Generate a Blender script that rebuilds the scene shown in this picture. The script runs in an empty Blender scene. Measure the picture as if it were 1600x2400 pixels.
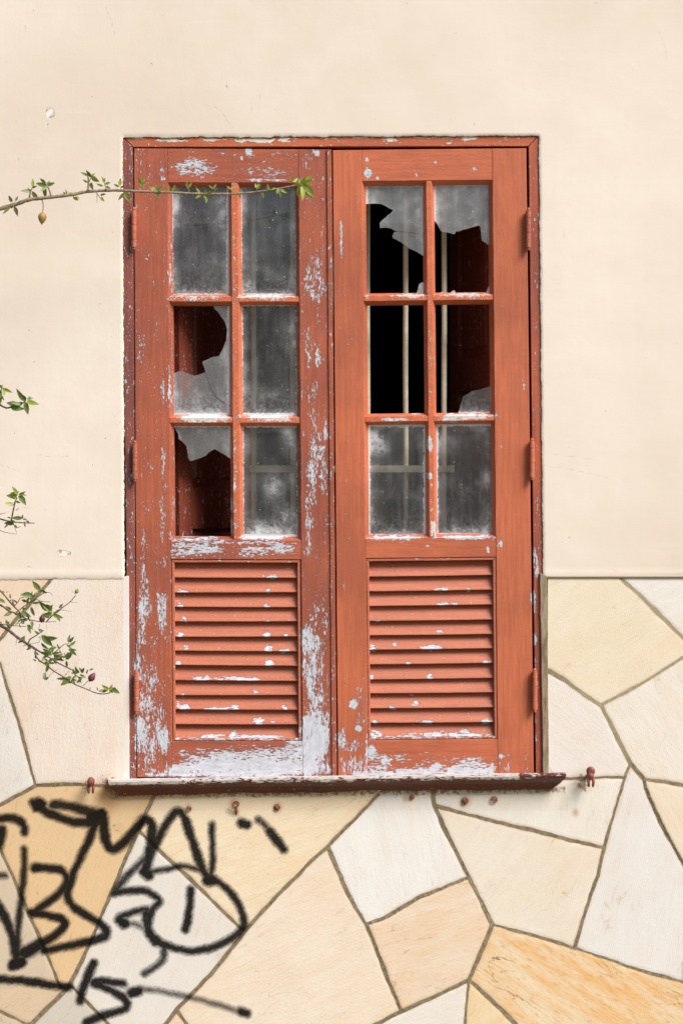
import bpy, bmesh, math, random
import numpy as np
from mathutils import Vector
R = math.radians
random.seed(7); rng = np.random.default_rng(7)
SC = bpy.context.scene
COL = SC.collection

# ---------------------------------------------------------------- camera, world, sun, exposure
D = 4.0                                   # camera to wall plane, metres (wall plane y = 0)
cd = bpy.data.cameras.new("camera"); cam = bpy.data.objects.new("camera", cd); COL.objects.link(cam)
cam.location = (0, -D, 1.6); cam.rotation_euler = (R(90), 0, 0)
cd.sensor_fit = 'VERTICAL'; cd.sensor_height = 36; cd.lens = 36 * D / 2.4
cd.clip_start = 0.05; cd.clip_end = 500
cd.dof.use_dof = True; cd.dof.focus_distance = D; cd.dof.aperture_fstop = 2.8
SC.camera = cam

w = bpy.data.worlds.new("World"); SC.world = w; w.use_nodes = True
wn = w.node_tree.nodes; bg = wn["Background"]
sky = wn.new('ShaderNodeTexSky'); sky.sky_type = 'NISHITA'; sky.sun_disc = False
SUN_EL, SUN_AZ = 46, 48                   # azimuth: degrees right of the wall's outward normal
sky.sun_elevation = R(SUN_EL); sky.sun_rotation = R(180 - SUN_AZ)
sky.air_density = 1.0; sky.dust_density = 3.0; sky.ozone_density = 0.6
w.node_tree.links.new(sky.outputs[0], bg.inputs[0]); bg.inputs[1].default_value = 0.075
sl = bpy.data.lights.new("sun", 'SUN'); sun = bpy.data.objects.new("sun", sl); COL.objects.link(sun)
sl.energy = 3.2; sl.angle = R(28); sl.color = (1.0, 0.965, 0.93)
sd = Vector((math.sin(R(SUN_AZ)) * math.cos(R(SUN_EL)), -math.cos(R(SUN_AZ)) * math.cos(R(SUN_EL)), math.sin(R(SUN_EL))))
sun.rotation_euler = sd.to_track_quat('Z', 'Y').to_euler(); sun.location = sd * 8
SC.view_settings.view_transform = 'Standard'; SC.view_settings.look = 'None'
SC.view_settings.exposure = 0.60; SC.view_settings.gamma = 1

# ---------------------------------------------------------------- helpers
def P(px, py, y=0.0):
    """photo pixel (1600x2400) on the plane at depth y -> metres"""
    k = (D + y) / D
    return ((px - 800) * .001 * k, y, 1.6 + (1200 - py) * .001 * k)

def tag(o, label=None, cat=None, group=None, kind=None):
    if label: o['label'] = label
    if cat: o['category'] = cat; o['kind'] = 'thing'
    if group: o['group'] = group
    if kind: o['kind'] = kind
    return o

def empty(name, loc, label, cat, group=None):
    o = bpy.data.objects.new(name, None); COL.objects.link(o); o.location = loc
    o.empty_display_size = .05
    return tag(o, label, cat, group)

def wloc(o):
    v = Vector((0, 0, 0))
    while o: v += o.location; o = o.parent
    return v

class MB:
    def __init__(s): s.v = []; s.f = []; s.m = []; s.a = {}; s.n = 0
    def add(s, verts, faces, mat=0, **att):
        verts = np.asarray(verts, dtype=float).reshape(-1, 3)
        b = s.n; s.v.append(verts); s.n += len(verts)
        s.f += [tuple(int(i) + b for i in f) for f in faces]; s.m += [mat] * len(faces)
        for k, d in att.items():
            s.a.setdefault(k, []).append((b, np.asarray(d, dtype=float)))
        return b
    def build(s, name, mats, parent=None, smooth=False):
        V = np.concatenate(s.v); off = wloc(parent) if parent else Vector((0, 0, 0))
        V = V - np.array(off)
        me = bpy.data.meshes.new(name); me.from_pydata(V.tolist(), [], s.f)
        if not isinstance(mats, (list, tuple)): mats = [mats]
        for m in mats: me.materials.append(m)
        me.polygons.foreach_set('material_index', s.m)
        for k, L in s.a.items():
            dim = 1 if L[0][1].ndim == 1 else L[0][1].shape[1]
            arr = np.zeros((s.n, dim))
            for b, d in L: arr[b:b + len(d)] = d.reshape(-1, dim)
            if dim == 1: at = me.attributes.new(k, 'FLOAT', 'POINT'); at.data.foreach_set('value', arr.ravel())
            elif dim == 3: at = me.attributes.new(k, 'FLOAT_VECTOR', 'POINT'); at.data.foreach_set('vector', arr.ravel())
        me.polygons.foreach_set('use_smooth', [smooth] * len(me.polygons))
        me.update()
        o = bpy.data.objects.new(name, me); COL.objects.link(o)
        if parent: o.parent = parent
        return o

def wob(t, ph, amp=1.0):
    return amp * (np.sin(t * 1.7 + ph) * .5 + np.sin(t * 4.3 + ph * 2.1) * .3 + np.sin(t * 9.1 + ph * 3.3) * .2)

# ---- paint-loss map in photo pixels: (cx, cy, rx, ry, strength)
PEEL = [
 (799,560,2.,45,.62),(798,860,2.,28,.62),(805,1375,1.5,14,.6),(1226,905,1.5,16,.6),(770,1760,6,60,.5),
 (325,326,18,2.5,1.1),(400,328,36,4,1),(497,327,20,3,0.9),(563,329,13,5,1.1),(612,329,30,5,1.1),(668,326,14,3,0.9),(1100,324,22,4,1),(912,325,14,3,0.9),(760,322,500,2.5,.5),(1030,325,60,3,0.55),
 (1257,1330,4,30,.8),(1249,1400,5,16,1.1),(1250,1425,4,9,1.),(1251,1500,4,16,.9),(1248,1300,4,30,.7),(1252,1700,3,80,.5),
 (453,393,46,20,.66),(617,402,50,10,.46),(628,420,60,4,.72),(365,400,26,50,.28),(350,420,20,40,.25),
 (337,1415,13,75,.62),(380,1435,12,60,.6),(350,1490,32,90,.36),(345,1600,34,130,.42),(328,1560,12,60,.5),(350,1690,34,80,.48),
 (330,1722,14,46,.75),(384,1735,10,40,.8),(345,1780,30,40,.42),(365,1815,28,6,.8),(383,920,5,40,.66),(383,1105,4,60,.6),(340,845,14,70,.3),
 (381,1220,4,60,.66),(340,1280,10,60,.34),(388,1320,8,20,.42),(338,1335,5,45,.5),
 (738,655,22,60,.5),(722,805,7,50,.58),(744,835,8,30,.6),(733,955,15,70,.42),(737,1050,20,90,.44),(728,1150,14,90,.5),(723,1250,6,60,.6),
 (762,1010,5,26,.8),(757,1100,10,70,.42),(735,1000,22,300,.2),(718,1500,14,40,.72),(735,1550,28,90,.5),(730,1590,18,50,.55),(738,1650,26,70,.5),
 (745,1690,22,40,.6),(735,1735,32,60,.95),(728,1790,26,30,.85),(770,1680,3,190,.55),(780,1600,3,200,.4),(745,1480,24,60,.42),
 (462,1287,64,15,.66),(425,1292,30,14,.6),(598,1293,40,14,.6),(665,1285,26,11,.7),(560,1272,150,5,.62),
 (575,1800,165,24,1.0),(520,1780,80,22,.7),(630,1772,80,20,.66),(425,1808,34,16,.95),(430,1765,14,8,.5),(690,1755,26,26,.75),(560,1765,140,16,.42),
 (862,405,8,11,1.2),(860,374,4,4,1.2),(1021,379,3,3,1.2),(977,410,4,4,1.2),(1113,395,4,3,1.2),(885,419,3,3,1.2),(583,357,7,9,1.2),(567,371,4,4,1.2),(742,358,6,6,1.1),
 (825,1800,34,30,.55),(880,1815,60,10,.9),(870,1760,12,14,.8),(885,1785,36,20,.6),(925,1775,26,10,.5),(985,1808,66,8,.85),(1090,1806,56,13,.85),(1022,1793,14,9,.9),
 (1110,1788,44,12,.6),(1150,1805,10,18,.8),(828,1650,8,11,1.1),(841,1707,7,7,1.1),(845,1650,20,60,.3),(800,1730,12,30,.45),(858,1770,3,50,.8),(822,1750,18,20,.5),
 (1144,1788,2,14,.9),(1060,1790,200,24,.25),(1175,1773,5,5,1.1),(1143,1288,4,6,1.1),(1172,1275,4,8,1.0),(1000,1278,3,8,1.0),
 (455,696,62,8,.55),(455,703,50,3,.7),(625,694,62,7,.85),(480,978,58,9,.95),(470,986,45,4,.9),(625,976,62,8,.8),(640,986,50,3,.8),
 (620,1259,60,7,1.0),(465,1262,58,6,.75),(551,620,5,330,.3),(551,1130,5,160,.42),(540,1180,4,14,1.1),(542,1235,4,20,.8),
 (960,692,42,6,.85),(1095,690,52,6,.85),(860,693,6,6,.5),(925,983,34,4,.9),(1092,975,62,8,.85),(1060,983,30,4,.9),(975,965,12,4,1.),
 (925,1260,60,6,.9),(1090,1259,66,6,.9),(1007,1040,5,17,1.3),(1007,1115,4,8,1.3),(1014,1240,6,22,.85),(1010,820,5,120,.3),(1012,1190,4,30,.5),
 (853,515,4,8,.9),(853,585,3,6,.9),(854,615,3,5,.9),(397,640,4,60,.5),(397,900,4,60,.5),(404,1210,4,60,.6),
]
SLATP = [(628,1384,5,5),(626,1421,4,6),(628,1456,4,4),(625,1487,7,7),(629,1521,8,8),(631,1554,9,7),(424,1419,6,5),(430,1452,8,4),(424,1487,6,5),(436,1519,5,4),(417,1553,8,4),
 (430,1385,14,3),(428,1629,6,3),(431,1658,10,6),(417,1651,3,3),(500,1725,30,3),(470,1591,20,4),(545,1590,50,3),(590,1591,20,2),(515,1661,28,3),(546,1658,14,3),(606,1690,12,6),(600,1624,5,4),
 (547,1725,8,9),(600,1728,60,5),(490,1728,20,5),(665,1525,12,3),(670,1488,3,3),(640,1352,10,4),(615,1350,4,3),(667,1657,5,4),(640,1690,6,3),
 (1016,1518,24,5),(874,1520,7,7),(870,1588,4,7),(1006,1586,5,6),(1028,1384,9,3),(1042,1383,5,3),(1097,1383,4,3),(1038,1416,14,3),(1062,1415,8,2),(886,1454,6,3),(1029,1480,6,4),(974,1650,9,4),(919,1661,6,3),
 (1138,1552,6,3),(998,1692,14,4),(985,1691,6,3),(1138,1690,9,5),(878,1694,4,3),(880,1722,14,9),(960,1727,60,5),(1050,1722,70,5),(1088,1716,10,6),(1120,1724,40,4),(925,1510,4,3),(957,1555,4,3),(962,1627,3,3)]
def peelf(px, py, base=.1, lst=None):
    px = np.asarray(px, float); py = np.asarray(py, float); v = np.full(px.shape, base)
    for e in (PEEL if lst is None else lst):
        if px.max() < e[0] - 1.6 * e[2] or px.min() > e[0] + 1.6 * e[2] or py.max() < e[1] - 1.6 * e[3] or py.min() > e[1] + 1.6 * e[3]: continue
        r = np.sqrt(((px - e[0]) / e[2]) ** 2 + ((py - e[1]) / e[3]) ** 2)
        v = np.maximum(v, e[4] * np.clip(1.75 - 1.15 * r, 0, 1))
    return v
SLP = [(a, b, c + 2, d + 1.5, .74) for a, b, c, d in SLATP]

# ---- a wooden board seen from the front: four photo-pixel corners, sloped sides
def board(mb, c, yf, th, bev=(0, 0, 0, 0), bd=.0012, step=6, lst=None, base=.1, mat=0, wv=.5):
    """c = [top-left, top-right, bottom-right, bottom-left]; bev = px the l, r, t, b sides spread outwards down to depth bd"""
    c = [np.array(q, float) for q in c]
    W = np.linalg.norm(c[1] - c[0]); H = np.linalg.norm(c[3] - c[0])
    nu = max(1, int(W / step)); nv = max(1, int(H / step))
    us = np.concatenate([[0], np.linspace(0, 1, nu + 1), [1]]); vs = np.concatenate([[0], np.linspace(0, 1, nv + 1), [1]])
    U, Vv = np.meshgrid(us, vs)
    px = (c[0][0] * (1 - U) + c[1][0] * U) * (1 - Vv) + (c[3][0] * (1 - U) + c[2][0] * U) * Vv
    py = (c[0][1] * (1 - U) + c[1][1] * U) * (1 - Vv) + (c[3][1] * (1 - U) + c[2][1] * U) * Vv
    I = np.ones_like(px, bool); I[0] = I[-1] = False; I[:, 0] = I[:, -1] = False
    ph = (c[0][0] * .37 + c[0][1] * .11) % 6.28
    e = .9                                                     # arris: face starts a little inside
    il = e if bev[0] < 1 else 0; ir = e if bev[1] < 1 else 0; it = e if bev[2] < 1 else 0; ib = e if bev[3] < 1 else 0
    wx = wob(py * .02, ph, wv); wy = wob(px * .02, ph + 1, wv)
    px[:, 1] += il + wx[:, 1]; px[:, -2] += -ir + wx[:, -2]; py[1, :] += it + wy[1, :]; py[-2, :] += -ib + wy[-2, :]
    px[:, 0] += -bev[0]; px[:, -1] += bev[1]; py[0, :] += -bev[2]; py[-1, :] += bev[3]
    # ring corners follow neighbouring edges
    y = np.full(px.shape, yf); y[0] = yf + (bd if bev[2] >= 1 else .0012); y[-1] = yf + (bd if bev[3] >= 1 else .0012)
    y[:, 0] = np.maximum(y[:, 0], yf + (bd if bev[0] >= 1 else .0012)); y[:, -1] = np.maximum(y[:, -1], yf + (bd if bev[1] >= 1 else .0012))
    k = (D + yf) / D
    X = (px - 800) * .001 * k; Z = 1.6 + (1200 - py) * .001 * k
    V = np.stack([X, y, Z], -1).reshape(-1, 3); nr, nc = px.shape
    F = []
    for j in range(nr - 1):
        for i in range(nc - 1):
            a = j * nc + i; F.append((a, a + nc, a + nc + 1, a + 1))
    pl = peelf(px, py, base, lst).ravel()
    # side walls to the back
    ring = [i for i in range(nc)] + [j * nc + nc - 1 for j in range(1, nr)] + [(nr - 1) * nc + i for i in range(nc - 2, -1, -1)] + [j * nc for j in range(nr - 2, 0, -1)]
    n0 = len(V); B = V[ring].copy(); B[:, 1] = yf + th
    F += [(ring[q], ring[(q + 1) % len(ring)], n0 + (q + 1) % len(ring), n0 + q) for q in range(len(ring))]
    F.append(tuple(n0 + q for q in range(len(ring))))
    mb.add(np.concatenate([V, B]), F, mat, peel=np.concatenate([pl, pl[ring]]))

def box(mb, lo, hi, mat=0):
    x0, y0, z0 = lo; x1, y1, z1 = hi
    v = [(x0,y0,z0),(x1,y0,z0),(x1,y1,z0),(x0,y1,z0),(x0,y0,z1),(x1,y0,z1),(x1,y1,z1),(x0,y1,z1)]
    mb.add(v, [(0,3,2,1),(4,5,6,7),(0,1,5,4),(1,2,6,5),(2,3,7,6),(3,0,4,7)], mat)

def tube(mb, pts, rad, n=7, mat=0, cap=True):
    pts = [Vector(p) for p in pts]; V = []; F = []
    for i, p in enumerate(pts):
        t = (pts[min(i + 1, len(pts) - 1)] - pts[max(i - 1, 0)]).normalized()
        a = t.cross(Vector((0, 1, 0.13))).normalized(); b = t.cross(a)
        r = rad[i] if hasattr(rad, '__len__') else rad
        for q in range(n):
            an = 2 * math.pi * q / n; V.append(p + (a * math.cos(an) + b * math.sin(an)) * r)
    for i in range(len(pts) - 1):
        for q in range(n):
            F.append((i*n+q, i*n+(q+1)%n, (i+1)*n+(q+1)%n, (i+1)*n+q))
    if cap: F.append(tuple(range(n))[::-1]); F.append(tuple((len(pts)-1)*n+q for q in range(n)))
    mb.add([tuple(v) for v in V], F, mat)

def lathe(mb, base, prof, n=14, mat=0, axis='z'):
    V = []; F = []
    for z, r in prof:
        for q in range(n):
            an = 2*math.pi*q/n; c_, s_ = math.cos(an)*r, math.sin(an)*r
            V.append((base[0]+c_, base[1]+s_, base[2]+z) if axis == 'z' else (base[0]+c_, base[1]+z, base[2]+s_))
    for i in range(len(prof)-1):
        for q in range(n): F.append((i*n+q, i*n+(q+1)%n, (i+1)*n+(q+1)%n, (i+1)*n+q))
    F.append(tuple(range(n))[::-1]); F.append(tuple((len(prof)-1)*n+q for q in range(n)))
    mb.add(V, F, mat)

def crom(pts, n=8):
    pts = [np.array(p, float) for p in pts]
    if len(pts) < 3: return [pts[0] + (pts[-1] - pts[0]) * t for t in np.linspace(0, 1, n)]
    out = []; q = [2*pts[0]-pts[1]] + pts + [2*pts[-1]-pts[-2]]
    for i in range(1, len(q) - 2):
        for t in np.linspace(0, 1, n, endpoint=False):
            out.append(.5*((2*q[i]) + (-q[i-1]+q[i+1])*t + (2*q[i-1]-5*q[i]+4*q[i+1]-q[i+2])*t*t + (-q[i-1]+3*q[i]-3*q[i+1]+q[i+2])*t**3))
    out.append(pts[-1]); return out

# ---------------------------------------------------------------- materials
class NT:
    def __init__(s, name):
        s.m = bpy.data.materials.new(name); s.m.use_nodes = True; s.t = s.m.node_tree; s.t.nodes.clear()
        s.out = s.t.nodes.new('ShaderNodeOutputMaterial'); s.x = 0
    def n(s, ty, **kw):
        nd = s.t.nodes.new(ty)
        for k, v in kw.items():
            if k.startswith('i_'):
                key = k[2:]; key = int(key) if key.isdigit() else key.replace('_', ' ')
                s.set(nd.inputs[key], v)
            else: setattr(nd, k, v)
        return nd
    def set(s, inp, v):
        if isinstance(v, bpy.types.NodeSocket): s.t.links.new(v, inp)
        elif v is not None: inp.default_value = v
    def math(s, op, a, b=None, c=None, clamp=False):
        nd = s.t.nodes.new('ShaderNodeMath'); nd.operation = op; nd.use_clamp = clamp
        s.set(nd.inputs[0], a); s.set(nd.inputs[1], b); s.set(nd.inputs[2], c); return nd.outputs[0]
    def ss(s, v, lo, hi, a=0., b=1.):
        nd = s.t.nodes.new('ShaderNodeMapRange'); nd.interpolation_type = 'SMOOTHSTEP'
        s.set(nd.inputs[0], v); nd.inputs[1].default_value = lo; nd.inputs[2].default_value = hi
        nd.inputs[3].default_value = a; nd.inputs[4].default_value = b; return nd.outputs[0]
    def mix(s, f, a, b, bt='MIX'):
        nd = s.t.nodes.new('ShaderNodeMix'); nd.data_type = 'RGBA'; nd.blend_type = bt
        s.set(nd.inputs[0], f); s.set(nd.inputs[6], c4(a)); s.set(nd.inputs[7], c4(b)); return nd.outputs[2]
    def obj(s, scale=(1, 1, 1), src='Object', vec=None):
        if vec is None: vec = s.n('ShaderNodeTexCoord').outputs[src]
        mp = s.n('ShaderNodeMapping'); s.set(mp.inputs[0], vec); mp.inputs[3].default_value = scale; return mp.outputs[0]
    def noise(s, vec, scale, detail=4, rough=.6, dist=0.):
        nd = s.n('ShaderNodeTexNoise', i_Scale=scale, i_Detail=detail, i_Roughness=rough, i_Distortion=dist); s.set(nd.inputs['Vector'], vec); return nd.outputs[0]
    def attr(s, name, out=2):
        nd = s.n('ShaderNodeAttribute', attribute_name=name); return nd.outputs[out]
    def bsdf(s, col, rough=.6, spec=.4, height=None, dist=.001, bs=1., metal=0.):
        b = s.n('ShaderNodeBsdfPrincipled'); s.set(b.inputs['Base Color'], c4(col)); s.set(b.inputs['Roughness'], rough)
        s.set(b.inputs['Specular IOR Level'], spec); b.inputs['Metallic'].default_value = metal
        if height is not None:
            bp = s.n('ShaderNodeBump'); bp.inputs['Strength'].default_value = bs; bp.inputs['Distance'].default_value = dist
            s.set(bp.inputs['Height'], height); s.t.links.new(bp.outputs[0], b.inputs['Normal'])
        return b.outputs[0]
    def done(s, sh): s.t.links.new(sh, s.out.inputs[0]); return s.m
def c4(c): return (*c, 1.) if isinstance(c, tuple) and len(c) == 3 else c

def paint(name, base, dark, grain, pale=(.60,.62,.68), darkamt=.5, rough=.5, seed=0., spots=.0):
    t = NT(name); sc = {'v': (1, 1, .3), 'h': (.3, 1, 1), 'n': (1, 1, 1)}[grain]; st = {'v': (1, 1, .05), 'h': (.05, 1, 1), 'n': (.5, .5, .5)}[grain]
    co = t.n('ShaderNodeTexCoord').outputs['Object']
    if seed:
        va = t.n('ShaderNodeVectorMath', operation='ADD'); t.set(va.inputs[0], co); va.inputs[1].default_value = (seed, seed * .7, seed * .3); co = va.outputs[0]
    v1 = t.obj(sc, vec=co); v2 = t.obj(st, vec=co)
    n1 = t.noise(v1, 300, 5, .68); n2 = t.noise(v1, 85, 3, .6); pl = t.attr('peel')
    s = t.math('ADD', pl, t.math('MULTIPLY', t.math('SUBTRACT', n1, .5), 2.5))
    s = t.math('ADD', s, t.math('MULTIPLY', t.math('SUBTRACT', n2, .5), 1.3))
    mask = t.ss(s, .48, .54); halo = t.ss(s, .40, .48)
    big = t.noise(t.obj(vec=co), 3.2, 5, .62); strk = t.noise(v2, 130, 5, .7); fine = t.noise(v1, 700, 2, .6)
    c = t.mix(t.ss(big, .35, .65, 0., darkamt), base, dark)
    c = t.mix(t.ss(strk, .38, .7, 0., .42), c, tuple(q * .72 for q in dark))
    c = t.mix(t.ss(strk, .45, .28, 0., .3), c, tuple(min(1, q * 1.22) for q in base))
    gr = t.noise(t.obj(vec=co), 320, 2, .5)                      # scattered dark nicks
    c = t.mix(t.ss(gr, .70, .76, 0., .75), c, (.09, .035, .025))
    fl = t.noise(t.obj(vec=co), 260, 1, .5)                       # tiny pale flecks
    c = t.mix(t.ss(fl, .745 - spots, .775 - spots, 0., .8), c, pale)
    c = t.mix(t.math('MULTIPLY', t.math('SUBTRACT', halo, mask, clamp=True), .5), c, tuple(q * .55 for q in dark))
    pc = t.mix(t.ss(t.noise(v1, 120, 3, .6), .35, .7), pale, tuple(q * .78 for q in pale))
    pc = t.mix(t.ss(s, 1.25, 1.4, 0., .8), pc, (.33, .27, .22))
    c = t.mix(mask, c, pc)
    h = t.math('ADD', t.math('MULTIPLY', mask, -.7), t.math('MULTIPLY', strk, .5)); h = t.math('ADD', h, t.math('MULTIPLY', fine, .2))
    h = t.math('ADD', h, t.math('MULTIPLY', n2, .5))
    return t.done(t.bsdf(c, t.mix(mask, (rough,)*3, (.8,)*3), .35, h, .0018, .8))

TC = (.50, .108, .046); TCd = (.36, .085, .045)
M = {}
M['lv'] = paint('left_leaf_paint_vertical', (.46, .122, .061), (.27, .078, .050), 'v', darkamt=.8, seed=1.)
M['lh'] = paint('left_leaf_paint_horizontal', (.45, .118, .060), (.28, .080, .050), 'h', darkamt=.7, seed=2.)
M['rv'] = paint('right_leaf_paint_vertical', (.57, .156, .072), (.38, .104, .055), 'v', darkamt=.85, seed=3., spots=-.02)
M['rh'] = paint('right_leaf_paint_horizontal', (.57, .154, .071), (.40, .107, .055), 'h', darkamt=.85, seed=4., spots=-.02)
M['mun'] = paint('glazing_bar_paint', (.62, .165, .075), (.46, .115, .058), 'n', pale=(.70,.66,.64), darkamt=.4, seed=5.)
M['slat'] = paint('slat_paint', (.50, .158, .088), (.41, .125, .073), 'h', darkamt=.5, seed=6.)
M['frd'] = paint('frame_paint_worn', (.34, .095, .065), (.20, .062, .052), 'v', darkamt=.9, rough=.6, seed=7., spots=.02)
M['frt'] = paint('frame_paint_top', (.56, .145, .062), (.40, .10, .052), 'h', pale=(.78, .72, .62), darkamt=.6, seed=8.)
M['frr'] = paint('frame_paint_right', (.46, .115, .056), (.27, .072, .048), 'v', darkamt=.8, seed=9.)
M['sill'] = paint('sill_paint', (.14, .032, .020), (.085, .021, .016), 'h', pale=(.62, .56, .52), darkamt=.8, rough=.4, seed=10.)
M['hinge'] = paint('hinge_paint', (.56, .16, .08), (.36, .10, .06), 'n', darkamt=.8, seed=11.)
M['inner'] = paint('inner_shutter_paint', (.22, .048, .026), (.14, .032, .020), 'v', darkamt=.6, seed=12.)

def simple(name, col, col2, scale=60, rough=.7, spec=.3, bump=.4, dist=.001, stretch=(1,1,1), metal=0., lo=.35, hi=.65):
    t = NT(name); v = t.obj(stretch); n = t.noise(v, scale, 5, .65); f = t.noise(v, scale * 6, 2, .6)
    h = t.math('ADD', n, t.math('MULTIPLY', f, .4))
    return t.done(t.bsdf(t.mix(t.ss(n, lo, hi), col, col2), rough, spec, h, dist, bump, metal))
M['grille'] = simple('grille_cream_paint', (.84, .76, .58), (.74, .64, .45), 40)
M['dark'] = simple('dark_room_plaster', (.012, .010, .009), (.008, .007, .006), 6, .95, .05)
M['core'] = simple('brick_core', (.30, .18, .12), (.22, .13, .09), 30)
M['strip'] = simple('bare_mortar', (.36, .28, .19), (.20, .15, .10), 70, .9, .1, .9, .003, (1, 1, .25))
M['white'] = simple('white_primer', (.76, .73, .70), (.78, .66, .55), 14, .8, .2, .4, .001, (1, 1, .3))
M['rust'] = simple('rusty_iron', (.36, .16, .07), (.16, .07, .035), 160, .9, .2, .9, .002)
M['dog'] = simple('holdback_paint', (.27, .075, .05), (.16, .045, .035), 90, .5, .4, .6, .001)
M['bark'] = simple('cane_bark', (.16, .115, .10), (.09, .06, .055), 120, .85, .2, .6, .001)
M['bark2'] = simple('young_stem_bark', (.30, .22, .13), (.18, .12, .09), 120, .7, .3, .4, .001)
M['ground'] = simple('garden_soil', (.22, .19, .13), (.13, .14, .07), 1.5, .95, .1, .6, .02)

def plaster():
    t = NT('cream_plaster'); o = t.obj(); big = t.noise(o, 1.1, 5, .62); mid = t.noise(o, 9, 5, .65)
    sv = t.noise(t.obj((1, 1, .06)), 55, 4, .65); sh = t.noise(t.obj((.07, 1, 1)), 60, 3, .6); fine = t.noise(o, 420, 3, .7)
    c = t.mix(t.ss(big, .3, .7), (.70, .60, .50), (.81, .722, .63))
    c = t.mix(t.ss(mid, .45, .75, 0., .35), c, (.735, .63, .52))
    c = t.mix(t.ss(sv, .48, .78, 0., .20), c, (.72, .62, .50)); c = t.mix(t.ss(sh, .55, .75, 0., .12), c, (.82, .74, .66))
    pl = t.attr('peel'); n = t.noise(o, 75, 4, .65); s = t.math('ADD', pl, t.math('MULTIPLY', t.math('SUBTRACT', n, .5), 1.4))
    m = t.ss(s, .5, .56); ring = t.math('SUBTRACT', t.ss(s, .40, .5), m, clamp=True)
    c = t.mix(t.math('MULTIPLY', ring, .55), c, (.42, .30, .19)); c = t.mix(m, c, t.mix(t.ss(n, .5, .62), (.80, .77, .72), (.42, .33, .24)))
    d = t.attr('dirt'); s2 = t.math('ADD', d, t.math('MULTIPLY', t.math('SUBTRACT', t.noise(o, 150, 3, .7), .5), 2.2))
    c = t.mix(t.ss(s2, .62, .74, 0., .85), c, (.16, .11, .07))
    sp = t.noise(o, 95, 1, .4); c = t.mix(t.ss(sp, .775, .80, 0., .55), c, (.38, .26, .16))
    ck = t.attr('crack'); c = t.mix(t.math('MULTIPLY', t.ss(ck, .35, .8), .3), c, (.42, .31, .21))
    h = t.math('ADD', t.math('MULTIPLY', mid, .7), t.math('MULTIPLY', fine, .07)); h = t.math('ADD', h, t.math('MULTIPLY', sv, .12))
    h = t.math('ADD', h, t.math('MULTIPLY', sh, .08)); h = t.math('SUBTRACT', h, t.math('MULTIPLY', m, .8)); h = h
    return t.done(t.bsdf(c, .8, .2, h, .0018, .7))
M['plaster'] = plaster()

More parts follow.
